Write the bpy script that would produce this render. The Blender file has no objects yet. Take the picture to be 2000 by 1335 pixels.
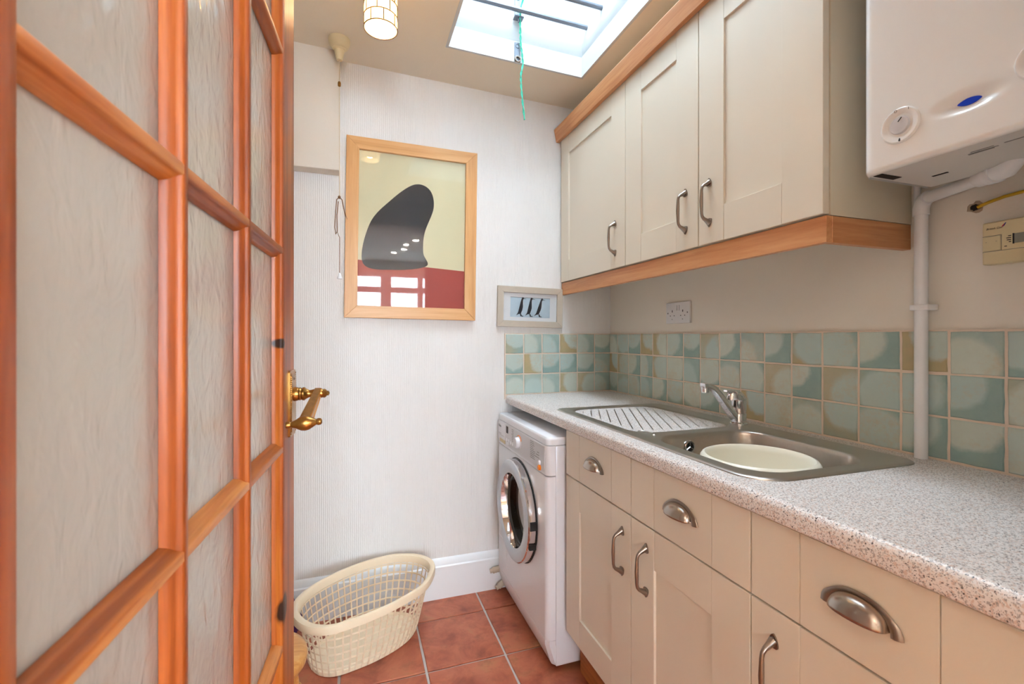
import bpy, bmesh, math, random
from mathutils import Vector, Matrix
random.seed(7)
SC = bpy.context.scene
COL = SC.collection
R = math.radians
PI = math.pi

# ---------------------------------------------------------------- camera
EYE = 1.203
cd = bpy.data.cameras.new('camera'); cam = bpy.data.objects.new('camera', cd); COL.objects.link(cam)
cd.sensor_width = 36.0; cd.lens = 36.0 * 900 / 2000; cd.shift_y = -10.5 / 2000
cd.clip_start = 0.01
cam.location = (0, 0, EYE); cam.rotation_euler = (R(90), 0, R(-18.8))
cd.dof.use_dof = True; cd.dof.focus_distance = 1.55; cd.dof.aperture_fstop = 9.0
SC.camera = cam
# ---------------------------------------------------------------- world, exposure
w = bpy.data.worlds.new('overcast_sky'); SC.world = w; w.use_nodes = True
bg = w.node_tree.nodes['Background']
bg.inputs[0].default_value = (0.75, 0.875, 1.0, 1); bg.inputs[1].default_value = 17.5
vs = SC.view_settings
vs.view_transform = 'Standard'; vs.look = 'None'; vs.gamma = 1.0; vs.use_curve_mapping = False
vs.exposure = 0.95

# ---------------------------------------------------------------- lights (daylight portals; kitchen downlights)
SKX0, SKX1, SKY0, SKY1 = 0.36, 0.96, 0.80, 1.855
def portal(name, loc, rot, sx, sy):
    l = bpy.data.lights.new(name, 'AREA'); l.shape = 'RECTANGLE'; l.size = sx; l.size_y = sy
    l.cycles.is_portal = True
    o = bpy.data.objects.new(name, l); COL.objects.link(o); o.location = loc; o.rotation_euler = rot
portal('skylight_portal', ((SKX0 + SKX1) / 2, (SKY0 + SKY1) / 2, 3.48), (0, 0, 0), .66, SKY1 - SKY0 + .06)
portal('kitchen_window_portal', (.85, -3.71, 1.59), (R(-90), 0, 0), 3.2, 1.3)
for x, y in ((-.9, -.9), (.74, -1.79), (.65, -2.1), (.65, -2.45), (.54, -2.75), (1.75, -.9)):
    l = bpy.data.lights.new('downlight', 'AREA'); l.shape = 'DISK'; l.size = .07; l.energy = 4; l.color = (1, .90, .76)
    o = bpy.data.objects.new('downlight_lamp', l); COL.objects.link(o); o.location = (x, y, 2.437)

# ---------------------------------------------------------------- material helpers
def s2l(c):
    return tuple((v / 255 / 12.92) if v / 255 <= .04045 else ((v / 255 + .055) / 1.055) ** 2.4 for v in c)
class NT:
    def __init__(s, name):
        s.m = bpy.data.materials.new(name); s.m.use_nodes = True
        s.t = s.m.node_tree; s.n = s.t.nodes; s.p = s.n['Principled BSDF']; s.out = s.n['Material Output']
    def add(s, typ, **kw):
        n = s.n.new(typ)
        for k, v in kw.items(): setattr(n, k, v)
        return n
    def link(s, a, b): s.t.links.new(a, b)
    def sock(s, inp, v):
        if hasattr(v, 'is_output'): s.link(v, inp)
        else: inp.default_value = v
    def math(s, op, a, b=0.0, c=0.0, clamp=False):
        n = s.add('ShaderNodeMath', operation=op, use_clamp=clamp)
        s.sock(n.inputs[0], a); s.sock(n.inputs[1], b)
        if len(n.inputs) > 2: s.sock(n.inputs[2], c)
        return n.outputs[0]
    def vmath(s, op, a, b=(0, 0, 0)):
        n = s.add('ShaderNodeVectorMath', operation=op)
        s.sock(n.inputs[0], a)
        if op == 'SCALE': s.sock(n.inputs['Scale'], b)
        else: s.sock(n.inputs[1], b)
        return n.outputs['Value'] if op in ('LENGTH', 'DISTANCE', 'DOT_PRODUCT') else n.outputs['Vector']
    def mix(s, f, a, b):
        n = s.add('ShaderNodeMix', data_type='RGBA')
        s.sock(n.inputs[0], f)
        for i, v in ((6, a), (7, b)):
            if isinstance(v, tuple): v = (*v[:3], 1)
            s.sock(n.inputs[i], v)
        return n.outputs[2]
    def ramp(s, f, pts, interp='LINEAR'):
        n = s.add('ShaderNodeValToRGB'); cr = n.color_ramp; cr.interpolation = interp
        while len(cr.elements) < len(pts): cr.elements.new(.5)
        for e, (p, c) in zip(cr.elements, pts):
            e.position = p; e.color = (*c[:3], 1) if isinstance(c, tuple) else (c, c, c, 1)
        s.link(f, n.inputs[0]); return n.outputs[0]
    def coord(s, kind='Object', scale=(1, 1, 1), off=None):
        o = s.add('ShaderNodeTexCoord').outputs[kind]
        if off is not None: o = s.vmath('ADD', o, off)
        mp = s.add('ShaderNodeMapping'); mp.inputs['Scale'].default_value = scale
        s.link(o, mp.inputs[0]); return mp.outputs[0]
    def noise(s, vec, scale, detail=3, rough=.55, dist=0.0):
        n = s.add('ShaderNodeTexNoise'); s.link(vec, n.inputs['Vector'])
        n.inputs['Scale'].default_value = scale; n.inputs['Detail'].default_value = detail
        n.inputs['Roughness'].default_value = rough; n.inputs['Distortion'].default_value = dist
        return n.outputs['Fac']
    def vor(s, vec, scale, out='Distance', feat='F1'):
        n = s.add('ShaderNodeTexVoronoi', feature=feat); s.link(vec, n.inputs['Vector'])
        n.inputs['Scale'].default_value = scale; return n.outputs[out]
    def bump(s, h, strength, dist, target=None):
        n = s.add('ShaderNodeBump'); n.inputs['Strength'].default_value = strength; n.inputs['Distance'].default_value = dist
        s.link(h, n.inputs['Height'])
        if target is None: s.link(n.outputs[0], s.p.inputs['Normal'])
        return n.outputs[0]
    def schlick(s, f0=.04, normal=None):
        g = s.add('ShaderNodeNewGeometry')
        d = s.math('ABSOLUTE', s.vmath('DOT_PRODUCT', g.outputs['Incoming'], normal if normal is not None else g.outputs['Normal']))
        return s.math('ADD', f0, s.math('MULTIPLY', 1 - f0, s.math('POWER', s.math('SUBTRACT', 1.0, d, clamp=True), 5.0)), clamp=True)
    def rand(s):
        o = s.add('ShaderNodeObjectInfo').outputs['Random']
        n = s.add('ShaderNodeTexWhiteNoise', noise_dimensions='1D'); s.link(s.math('MULTIPLY', o, 913.7), n.inputs['W'])
        return o, n.outputs['Color']
    def base(s, col, rough=.5, metal=0.0, spec=.5):
        if isinstance(col, tuple): s.p.inputs['Base Color'].default_value = (*col[:3], 1)
        else: s.link(col, s.p.inputs['Base Color'])
        s.sock(s.p.inputs['Roughness'], rough); s.p.inputs['Metallic'].default_value = metal
        s.p.inputs['Specular IOR Level'].default_value = spec
        return s
M = {}
def plain(key, srgb, rough=.5, metal=0.0, spec=.5, var=.04, vs_=6.0, bump=0.0, bs=300.0):
    """a near-uniform painted, plastic or metal surface with faint mottling"""
    t = NT(key); c = s2l(srgb)
    co = t.coord('Object'); f = t.noise(co, vs_, 3)
    t.base(t.mix(f, tuple(v * (1 - var) for v in c), tuple(min(1, v * (1 + var)) for v in c)), rough, metal, spec)
    if bump: t.bump(t.noise(co, bs, 2), bump, .001)
    M[key] = t.m; return t
# painted room surfaces
def wallmat(key, srgb, ribs):
    t = NT(key); c = s2l(srgb); co = t.coord('Object')
    f = t.noise(co, 2.2, 4)
    t.base(t.mix(f, tuple(v * .97 for v in c), tuple(min(1, v * 1.03) for v in c)), .75, 0, .2)
    if ribs:
        cx = t.coord('Object', (1, 1, .12))
        wv = t.add('ShaderNodeTexWave', wave_type='BANDS', bands_direction='X'); t.link(cx, wv.inputs['Vector'])
        wv.inputs['Scale'].default_value = 38; wv.inputs['Distortion'].default_value = 2.2; wv.inputs['Detail Scale'].default_value = 18
        n2 = t.noise(t.coord('Object', (1, 1, .06)), 260, 2)
        t.bump(t.math('ADD', t.math('MULTIPLY', wv.outputs['Fac'], .6), n2), .55, .0022)
    else:
        t.bump(t.math('ADD', t.noise(co, 9, 4), t.math('MULTIPLY', t.noise(co, 160, 2), .15)), .35, .004)
    M[key] = t.m
wallmat('wallpaper', (238, 236, 234), True)
wallmat('plaster', (234, 226, 214), False)
wallmat('ceiling_paint', (236, 226, 208), False)
wallmat('kitchen_paint', (240, 232, 220), False)
plain('white_gloss', (238, 240, 242), .3, var=.02)
plain('skylight_white', (206, 210, 211), .5, var=.03, vs_=9)
plain('cream', (228, 218, 200), .38, var=.012, spec=.5)
plain('carcass', (222, 212, 190), .5)
plain('dark_gap', (40, 34, 28), .8)
plain('wm_white', (236, 236, 240), .22, var=.01)
plain('wm_grey', (206, 205, 208), .35, var=.02)
plain('wm_ring', (196, 202, 210), .38, 0.0, var=.05, vs_=40)
plain('chrome', (225, 225, 228), .07, 1.0, var=.01)
plain('nickel', (176, 166, 156), .26, 1.0, var=.05, vs_=30)
plain('pewter', (150, 138, 128), .30, 1.0, var=.08, vs_=60)
plain('boiler_white', (238, 238, 236), .16, var=.01)
plain('boiler_under', (214, 212, 208), .4, var=.02)
plain('pvc', (238, 238, 240), .28, var=.02)
plain('ivory', (222, 206, 166), .42, var=.02)
plain('ivory_dark', (196, 178, 138), .5)
plain('lcd', (140, 138, 126), .25)
plain('ink', (28, 26, 26), .6)
plain('ink_grey', (120, 118, 116), .6)
plain('red_print', (200, 40, 40), .5); plain('blue_print', (40, 70, 160), .5)
plain('blue_lamp', (20, 70, 215), .15, var=.03)
plain('socket_white', (226, 224, 224), .3)
plain('bowl_cream', (242, 237, 220), .28, var=.02)
plain('basket_cream', (238, 218, 188), .42, var=.03)
plain('orange_plastic', (238, 130, 20), .3)
plain('rubber', (24, 24, 25), .7)
plain('hose', (196, 178, 158), .6)
plain('cord_teal', (70, 190, 160), .7, var=.2, vs_=120)
plain('cord_brown', (120, 84, 50), .7)
plain('cord_pale', (222, 206, 180), .7)
plain('yellow_cable', (200, 158, 20), .45)
plain('hole_dark', (28, 20, 16), .9)
plain('broken_plaster', (176, 156, 134), .95, var=.2, vs_=120, bump=.8, bs=220)
plain('galvanised', (122, 128, 138), .45, .6, var=.12, vs_=90)
plain('purple_cloth', (78, 34, 92), .9, var=.5, vs_=70)
plain('beige_frame', (196, 184, 168), .55, var=.06, vs_=40)
plain('mount_card', (236, 236, 240), .8)
plain('print_snow', (196, 216, 230), .5, var=.16, vs_=24)
plain('print_navy', (26, 32, 46), .5)
plain('print_white', (226, 232, 240), .5)
plain('poster_cream', (226, 214, 176), .55, var=.06, vs_=5)
plain('poster_black', (34, 32, 36), .55, var=.2, vs_=10)
plain('poster_red', (176, 66, 54), .55, var=.12, vs_=9)
plain('poster_orange', (226, 150, 112), .55, var=.1, vs_=40)
plain('grout_pale', (226, 208, 190), .85, var=.06, vs_=40, bump=.5)
plain('grout_floor', (196, 188, 182), .9, var=.1, vs_=30, bump=.6)
plain('shade_wire', (96, 62, 34), .35, .7)
# brass
t = plain('brass', (168, 124, 66), .3, 1.0, var=.35, vs_=120)
# brushed steel
t = NT('steel'); co = t.coord('Object', (1, 22, 1))
f = t.noise(co, 60, 3)
t.base(t.mix(f, s2l((186, 180, 172)), s2l((204, 199, 192))), t.math('ADD', .26, t.math('MULTIPLY', f, .1)), 1.0)
M['steel'] = t.m
# wood
def wood(key, c1, c2, c3, axis, scale=1.0, rough=.38, knots=()):
    t = NT(key); o, rc = t.rand()
    off = t.vmath('SCALE', rc, 7.0)
    st = [1, 1, 1]; st[axis] = .055
    co = t.coord('Object', tuple(st), off)
    n1 = t.noise(co, 22 * scale, 5, .6, .8)
    n2 = t.noise(co, 130 * scale, 3, .6)
    big = t.noise(t.coord('Object', (1, 1, 1), off), 3.5, 2)
    f = t.math('ADD', t.math('MULTIPLY', n1, .75), t.math('MULTIPLY', n2, .25))
    col = t.ramp(f, [(.36, s2l(c1)), (.5, s2l(c2)), (.64, s2l(c3))])
    col = t.mix(t.math('MULTIPLY', big, .35), col, s2l(c1))
    if knots:
        oc = t.coord('Object')
        for (kx, ky, kz, rx, rz) in knots:
            d = t.vmath('SUBTRACT', oc, (kx, ky, kz))
            mp = t.add('ShaderNodeMapping'); mp.inputs['Scale'].default_value = (1 / .03, 1 / rx, 1 / rz); t.link(d, mp.inputs[0])
            ln = t.math('ADD', t.vmath('LENGTH', mp.outputs[0]), t.math('MULTIPLY', t.noise(oc, 60, 2), .3))
            col = t.mix(t.ramp(ln, [(.75, 1.0), (1.25, 0.0)]), col, s2l((42, 18, 8)))
    t.base(col, rough, 0, .5)
    t.bump(n2, .12, .001); M[key] = t.m
PINE = ((116, 48, 9), (164, 80, 20), (198, 116, 44))
wood('pine_v', *PINE, 2)
wood('pine_h', (128, 62, 18), (180, 102, 42), (214, 146, 82), 1)
wood('beech', (196, 130, 82), (214, 152, 102), (226, 170, 120), 1, 1.6, .4)
wood('beech_x', (196, 130, 82), (214, 152, 102), (226, 170, 120), 0, 1.6, .4)
wood('frame_v', (206, 150, 92), (222, 168, 108), (232, 184, 128), 2, 1.2)
wood('frame_h', (206, 150, 92), (222, 168, 108), (232, 184, 128), 0, 1.2)
wood('plinth_wood', (150, 84, 38), (176, 104, 52), (192, 122, 68), 1, 1.4, .45)
wood('stool_wood', (196, 132, 66), (216, 154, 84), (230, 178, 112), 0, 1.2, .3)
# obscured door glass
t = NT('obscure_glass'); o, rc = t.rand()
co = t.coord('Object', (1, 1, .55), t.vmath('SCALE', rc, 3.0))
h = t.math('ADD', t.noise(co, 34, 2, .5, 1.2), t.math('MULTIPLY', t.noise(co, 85, 2, .5, .6), .35))
nb = t.bump(h, .45, .004, 1)
rf = t.add('ShaderNodeBsdfRefraction'); rf.inputs[0].default_value = (.97, .97, .95, 1); rf.inputs['Roughness'].default_value = .2; rf.inputs['IOR'].default_value = 1.12
tr = t.add('ShaderNodeBsdfTranslucent'); tr.inputs[0].default_value = (.95, .94, .90, 1)
df = t.add('ShaderNodeBsdfDiffuse'); df.inputs[0].default_value = (.88, .87, .83, 1)
gs = t.add('ShaderNodeBsdfGlossy'); gs.inputs['Roughness'].default_value = .12; gs.inputs[0].default_value = (.97, .97, .95, 1)
for q in (rf, tr, gs, df): t.link(nb, q.inputs['Normal'])
md_ = t.add('ShaderNodeMixShader'); md_.inputs[0].default_value = .5; t.link(tr.outputs[0], md_.inputs[1]); t.link(df.outputs[0], md_.inputs[2])
mi = t.add('ShaderNodeMixShader'); mi.inputs[0].default_value = .55; t.link(rf.outputs[0], mi.inputs[1]); t.link(md_.outputs[0], mi.inputs[2])
mx = t.add('ShaderNodeMixShader'); t.link(t.schlick(.04, nb), mx.inputs[0]); t.link(mi.outputs[0], mx.inputs[1]); t.link(gs.outputs[0], mx.inputs[2])
t.link(mx.outputs[0], t.out.inputs[0]); M['obscure_glass'] = t.m
# clear thin glass (picture, skylight): see-through with a fresnel reflection
def clear(key, tint, rough=.02):
    t = NT(key); a = t.add('ShaderNodeBsdfTransparent'); a.inputs[0].default_value = (*tint, 1)
    g = t.add('ShaderNodeBsdfGlossy'); g.inputs['Roughness'].default_value = rough
    fr = t.schlick(.03)
    t.link(t.bump(t.noise(t.coord('Object'), 5, 2), .02, .002, 1), g.inputs['Normal'])
    mx = t.add('ShaderNodeMixShader'); t.link(fr, mx.inputs[0]); t.link(a.outputs[0], mx.inputs[1]); t.link(g.outputs[0], mx.inputs[2])
    t.link(mx.outputs[0], t.out.inputs[0]); M[key] = t.m
clear('clear_glass', (.97, .98, .98)); clear('dark_glass', (.30, .29, .28))
# drum interior
plain('drum_steel', (120, 112, 104), .28, 1.0, var=.2, vs_=30)
plain('drum_dark', (22, 22, 24), .35)
# shell lamp shade
t = NT('capiz'); co = t.coord('Object'); f = t.noise(co, 60, 3, .6, .6)
t.base(t.mix(f, s2l((250, 232, 196)), s2l((255, 246, 226))), .3)
tr = t.add('ShaderNodeBsdfTranslucent'); tr.inputs[0].default_value = (.95, .86, .68, 1)
mx = t.add('ShaderNodeMixShader'); mx.inputs[0].default_value = .6
t.link(t.p.outputs[0], mx.inputs[1]); t.link(tr.outputs[0], mx.inputs[2]); t.link(mx.outputs[0], t.out.inputs[0]); M['capiz'] = t.m
t = NT('bulb_glow'); t.p.inputs['Emission Color'].default_value = (1, .84, .6, 1); t.p.inputs['Emission Strength'].default_value = 4; t.base((1, .95, .85), .4); M['bulb_glow'] = t.m
t = NT('downlight_glow'); t.p.inputs['Emission Color'].default_value = (1, .88, .7, 1); t.p.inputs['Emission Strength'].default_value = 30; t.base((1, .95, .85), .4); M['downlight_glow'] = t.m
# speckled laminate
t = NT('laminate'); co = t.coord('Object')
base = t.mix(t.noise(co, 30, 3), s2l((232, 226, 222)), s2l((241, 238, 236)))
c1 = t.noise(co, 300, 2, .6); c2 = t.noise(t.coord('Object', (1, 1, 1), (3.1, 1.7, 5.2)), 360, 2, .6); c3 = t.noise(t.coord('Object', (1, 1, 1), (7.1, 2.7, 1.2)), 240, 2, .6)
base = t.mix(t.ramp(c3, [(.54, 0.0), (.59, .7)]), base, s2l((212, 186, 172)))
base = t.mix(t.ramp(c2, [(.56, 0.0), (.61, .85)]), base, s2l((160, 154, 153)))
base = t.mix(t.ramp(c1, [(.61, 0.0), (.65, 1.0)]), base, s2l((62, 58, 58)))
t.base(base, .36, 0, .5); t.bump(t.noise(co, 420, 2), .10, .001); M['laminate'] = t.m
# terracotta floor tile
t = NT('terracotta'); o, rc = t.rand(); co = t.coord('Object', (1, 1, 1), t.vmath('SCALE', rc, 11.0))
f = t.noise(co, 7, 5, .62, .6); g = t.noise(co, 24, 4, .6)
col = t.ramp(f, [(.28, s2l((132, 66, 46))), (.45, s2l((172, 92, 66))), (.58, s2l((190, 110, 80))), (.75, s2l((182, 124, 84)))])
col = t.mix(t.math('MULTIPLY', t.ramp(g, [(.5, 0.0), (.72, 1.0)]), .45), col, s2l((126, 76, 54)))
t.base(col, t.math('ADD', .30, t.math('MULTIPLY', g, .2)), 0, .5); t.bump(t.math('ADD', f, t.math('MULTIPLY', g, .3)), .25, .003); M['terracotta'] = t.m
# hand-glazed wall tile: pale disc of glaze over blue-green or tawny ground, different on every tile
t = NT('glazed_tile'); o, rc = t.rand()
sep = t.add('ShaderNodeSeparateColor'); t.link(rc, sep.inputs[0])
oc = t.add('ShaderNodeTexCoord').outputs['Object']
ctr = t.vmath('SCALE', t.vmath('SUBTRACT', rc, (.5, .5, .5)), .095)
mp = t.add('ShaderNodeMapping'); mp.inputs['Scale'].default_value = (1, 1, 0); t.link(t.vmath('SUBTRACT', oc, ctr), mp.inputs[0])
off = t.vmath('ADD', oc, t.vmath('SCALE', rc, 9.0))
nz = t.noise(off, 26, 4, .6); nf = t.noise(off, 90, 3, .6); nb_ = t.noise(off, 9, 2)
dist = t.math('ADD', t.vmath('LENGTH', mp.outputs[0]), t.math('MULTIPLY', t.math('SUBTRACT', nz, .5), .03))
mask = t.math('MULTIPLY', t.ramp(t.math('DIVIDE', dist, .1), [(.55, 0.0), (.70, 1.0)]), t.math('ADD', .05, t.math('MULTIPLY', t.math('ADD', t.noise(off, 14, 3), sep.outputs[1]), .85)), clamp=True)
pale = t.mix(nz, s2l((194, 202, 188)), s2l((210, 217, 206)))
pale = t.mix(t.math('MULTIPLY', sep.outputs[2], .8), pale, s2l((176, 200, 198)))
pale = t.mix(t.ramp(t.math('ADD', t.math('MULTIPLY', nb_, .6), t.math('MULTIPLY', nf, .4)), [(.50, 0.0), (.72, .6)]), pale, s2l((202, 180, 146)))
teal = t.mix(nz, s2l((134, 162, 162)), s2l((166, 188, 178)))
tan = t.mix(nz, s2l((168, 164, 128)), s2l((200, 174, 134)))
rim = t.mix(t.ramp(t.math('ADD', t.math('MULTIPLY', sep.outputs[0], .7), t.math('MULTIPLY', nb_, .5)), [(.60, 0.0), (.80, 1.0)]), teal, tan)
col = t.mix(mask, pale, rim)
pit = t.ramp(t.vor(off, 70), [(.03, 1.0), (.05, 0.0)])
col = t.mix(t.math('MULTIPLY', pit, t.ramp(nb_, [(.55, 0.0), (.6, .8)])), col, s2l((54, 58, 56)))
t.base(col, .24, 0, .5); t.bump(t.math('ADD', nb_, t.math('MULTIPLY', nf, .2)), .18, .004); M['glazed_tile'] = t.m

# ---------------------------------------------------------------- mesh helpers
class MB:
    def __init__(s): s.bm = bmesh.new(); s.boxed = False
    def poly(s, pts):
        return s.bm.faces.new([s.bm.verts.new(p) for p in pts])
    def box(s, x0, x1, y0, y1, z0, z1, bev=0.0, seg=2):
        b = bmesh.new() if bev else s.bm
        v = [b.verts.new((x, y, z)) for x in (x0, x1) for y in (y0, y1) for z in (z0, z1)]
        for q in ((0, 1, 3, 2), (4, 6, 7, 5), (0, 4, 5, 1), (2, 3, 7, 6), (0, 2, 6, 4), (1, 5, 7, 3)):
            b.faces.new([v[i] for i in q])
        if bev:
            s.boxed = True
            bmesh.ops.bevel(b, geom=b.edges[:], offset=bev, segments=seg, profile=.5, affect='EDGES')
            s.merge(b)
        return s
    def merge(s, b):
        me = bpy.data.meshes.new('tmp'); b.to_mesh(me); b.free(); s.bm.from_mesh(me); bpy.data.meshes.remove(me)
    def loft(s, rings, closed=True, cap0=False, cap1=False):
        vr = [[s.bm.verts.new(p) for p in r] for r in rings]
        n = len(vr[0])
        for a, b in zip(vr, vr[1:]):
            for i in range(n if closed else n - 1):
                j = (i + 1) % n
                s.bm.faces.new((a[i], a[j], b[j], b[i]))
        if cap0: s.bm.faces.new(list(reversed(vr[0])))
        if cap1: s.bm.faces.new(vr[-1])
        return s
    def tube(s, pts, rad, n=10, closed=False, flat=1.0, caps=True):
        pts = [Vector(p) for p in pts]; m = len(pts)
        rad = rad if isinstance(rad, (list, tuple)) else [rad] * m
        up = None; rings = []
        for i, p in enumerate(pts):
            if closed: tg = pts[(i + 1) % m] - pts[i - 1]
            else: tg = pts[min(i + 1, m - 1)] - pts[max(i - 1, 0)]
            tg.normalize()
            if up is None:
                up = Vector((0, 0, 1)) if abs(tg.z) < .9 else Vector((1, 0, 0))
            up = (up - tg * up.dot(tg)).normalized(); sd = tg.cross(up)
            rings.append([p + (up * math.cos(2 * PI * k / n) * flat + sd * math.sin(2 * PI * k / n)) * rad[i] for k in range(n)])
        if closed: rings.append(rings[0])
        return s.loft(rings, True, caps and not closed, caps and not closed)
    def lathe(s, prof, o=(0, 0, 0), axis=(0, 0, 1), n=24, cap0=True, cap1=True, sx=1.0, sy=1.0, ang0=0.0):
        ax = Vector(axis).normalized(); o = Vector(o)
        a = Vector((1, 0, 0)) if abs(ax.x) < .9 else Vector((0, 1, 0))
        a = (a - ax * a.dot(ax)).normalized(); b = ax.cross(a)
        rings = [[o + ax * h + (a * math.cos(ang0 + 2 * PI * k / n) * sx + b * math.sin(ang0 + 2 * PI * k / n) * sy) * max(r, 1e-5) for k in range(n)] for r, h in prof]
        return s.loft(rings, True, cap0, cap1)
    def prism(s, poly, fn, t0, t1):
        """poly: 2-D outline; fn(u, v, t) -> 3-D point"""
        return s.loft([[fn(u, v, t0) for u, v in poly], [fn(u, v, t1) for u, v in poly]], True, True, True)
    def mesh(s, name, angle=35, fixn=True):
        if fixn: bmesh.ops.recalc_face_normals(s.bm, faces=s.bm.faces[:])
        me = bpy.data.meshes.new(name); s.bm.to_mesh(me); s.bm.free()
        me.shade_smooth(); me.set_sharp_from_angle(angle=R(20 if s.boxed else angle)); return me
WM_ = {}
def thing(name, label=None, cat=None, loc=(0, 0, 0), rotz=0.0, group=None, kind=None):
    o = bpy.data.objects.new(name, None); COL.objects.link(o); o.empty_display_size = .05
    o.location = loc; o.rotation_euler = (0, 0, rotz)
    WM_[o.name] = Matrix.Translation(loc) @ Matrix.Rotation(rotz, 4, 'Z')
    tag(o, label, cat, group, kind); return o
def tag(o, label=None, cat=None, group=None, kind=None):
    for k, v in (('label', label), ('category', cat), ('group', group), ('kind', kind)):
        if v: o[k] = v
    return o
def link(name, me, mat, parent=None, loc=None, local=False, label=None):
    if mat: 
        me.materials.clear(); me.materials.append(M[mat])
    o = bpy.data.objects.new(name, me); COL.objects.link(o)
    if parent is not None:
        o.parent = parent; W = WM_[parent.name]
        if not local: me.transform(W.inverted())
        WM_[o.name] = W
    else:
        # top-level mesh: origin at its base
        if not local:
            xs = [v.co for v in me.vertices]
            c = Vector((sum(v.x for v in xs) / len(xs), sum(v.y for v in xs) / len(xs), min(v.z for v in xs)))
            me.transform(Matrix.Translation(-c)); o.location = c
            WM_[o.name] = Matrix.Translation(c)
        else: WM_[o.name] = Matrix.Identity(4)
    if label: o['label'] = label
    return o
def part(name, mb, mat, parent, local=False, angle=35, label=None, fixn=True):
    return link(name, mb.mesh(name, angle, fixn), mat, parent, local=local, label=label)
def single(name, mb, mat, label, cat=None, group=None, kind=None, angle=35):
    o = link(name, mb.mesh(name, angle), mat); return tag(o, label, cat, group, kind)
def struct(name, mb, mat, label=None, angle=35):
    o = link(name, mb.mesh(name, angle), mat); return tag(o, label, None, None, 'structure')
def B(*a, **k): return MB().box(*a, **k)
def text_mesh(body, size, depth=.0002, shear=0.0):
    cu = bpy.data.curves.new('txt', 'FONT'); cu.body = body; cu.size = size; cu.extrude = depth; cu.shear = shear
    o = bpy.data.objects.new('txt', cu); COL.objects.link(o)
    dg = bpy.context.evaluated_depsgraph_get(); me = bpy.data.meshes.new_from_object(o.evaluated_get(dg))
    bpy.data.objects.remove(o); bpy.data.curves.remove(cu); return me
def rrect(x0, x1, y0, y1, r, n=8):
    rs = r if isinstance(r, (list, tuple)) else [r] * 4
    pts = []
    for (cx, cy, a, q) in ((x1, y1, 0, rs[0]), (x0, y1, 90, rs[1]), (x0, y0, 180, rs[2]), (x1, y0, 270, rs[3])):
        ox = cx - q if cx == x1 else cx + q; oy = cy - q if cy == y1 else cy + q
        for i in range(n + 1):
            an = R(a + 90 * i / n); pts.append((ox + q * math.cos(an), oy + q * math.sin(an)))
    return pts
def lerp(a, b, f): return a + (b - a) * f

# ================================================================ THE ROOM
XW, YB, XL, YN = 1.27, 2.126, -.62, .15        # right wall, back wall, left wall, near wall (room side)
def zc(x): return 2.393 - .03 * x
FLOOR = single('floor', B(XL - .1, XW + .1, 0.0, YB + .1, -.06, -.006), 'grout_floor', 'terracotta tiled utility room floor with pale grout', kind='structure')
# floor tiles
def tile_mesh(name, hx, hy, th, seed, jit, edge):
    rnd = random.Random(seed); mb = MB(); n = 4
    def ring(sc, z, jj):
        pts = []
        for s in range(4):
            for i in range(n):
                f = -1 + 2 * i / n
                p = [(f, -1), (1, f), (-f, 1), (-1, -f)][s]
                pts.append((p[0] * (hx - sc), p[1] * (hy - sc)))
        return [Vector((x * (1 + jj[k][0]), y * (1 + jj[k][1]), z)) for k, (x, y) in enumerate(pts)]
    jj = [(rnd.uniform(-jit, jit), rnd.uniform(-jit, jit)) for _ in range(4 * n)]
    mb.loft([ring(0, 0, jj), ring(0, th - edge, jj), ring(edge * .9, th, jj)], True, False, False)
    # pillowed face: fan to a slightly higher centre
    top = [v for v in mb.bm.verts if v.co.z > th - 1e-6]
    c = mb.bm.verts.new((0, 0, th + edge * .18))
    for i in range(len(top)): mb.bm.faces.new((top[i], top[(i + 1) % len(top)], c))
    return mb.mesh(name, 30)
TP = .2965
fx, fy = .54, 1.96
fm = [tile_mesh('floor_tile', TP / 2 - .0045, TP / 2 - .0045, .009, 20 + k, .006, .0022) for k in range(3)]
for k in fm: k.materials.append(M['terracotta'])
for i in range(-4, 3):
    for j in range(-7, 1):
        cx, cy = fx + (i + .5) * TP, fy + (j + .5) * TP
        hx0, hx1 = cx - TP / 2, cx + TP / 2
        if hx1 < XL + .02 or cy + TP / 2 < .05 or hx0 > .95: continue
        me = random.choice(fm)
        o = bpy.data.objects.new('tile', me); COL.objects.link(o); o.parent = FLOOR
        o.location = Vector((cx, cy, -.009 + .0003 * random.random())) - FLOOR.location
        o.rotation_euler = (0, 0, R(random.uniform(-.25, .25)))
# the cut row along the back wall
for i in range(-4, 3):
    cx = fx + (i + .5) * TP
    if cx + TP / 2 < XL + .02 or cx > 1.1: continue
    mb = B(cx - TP / 2 + .0045, cx + TP / 2 - .0045, fy + .0045, YB - .004, -.009, 0, bev=.0018, seg=1)
    part('tile', mb, 'terracotta', FLOOR)
WALLB = struct('wall_back', B(XL - .1, XW + .1, YB, YB + .1, -.05, 2.5), 'wallpaper', 'ribbed off-white wallpaper on the back wall')
WALLR = struct('wall_right', B(XW, XW + .1, 0.0, YB, -.05, 2.5), 'plaster', 'cream painted plaster wall behind the cabinets')
struct('wall_left', B(XL - .1, XL, YN, YB, -.05, 2.5), 'plaster', 'cream wall behind the glazed door')
mb = MB(); mb.box(XL - .1, -.20, 0.0, YN, -.05, 2.5); mb.box(.60, XW, 0.0, YN, -.05, 2.5); mb.box(-.20, .60, 0.0, YN, 2.16, 2.5)
struct('wall_front', mb, 'plaster', 'doorway wall towards the kitchen')
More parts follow.
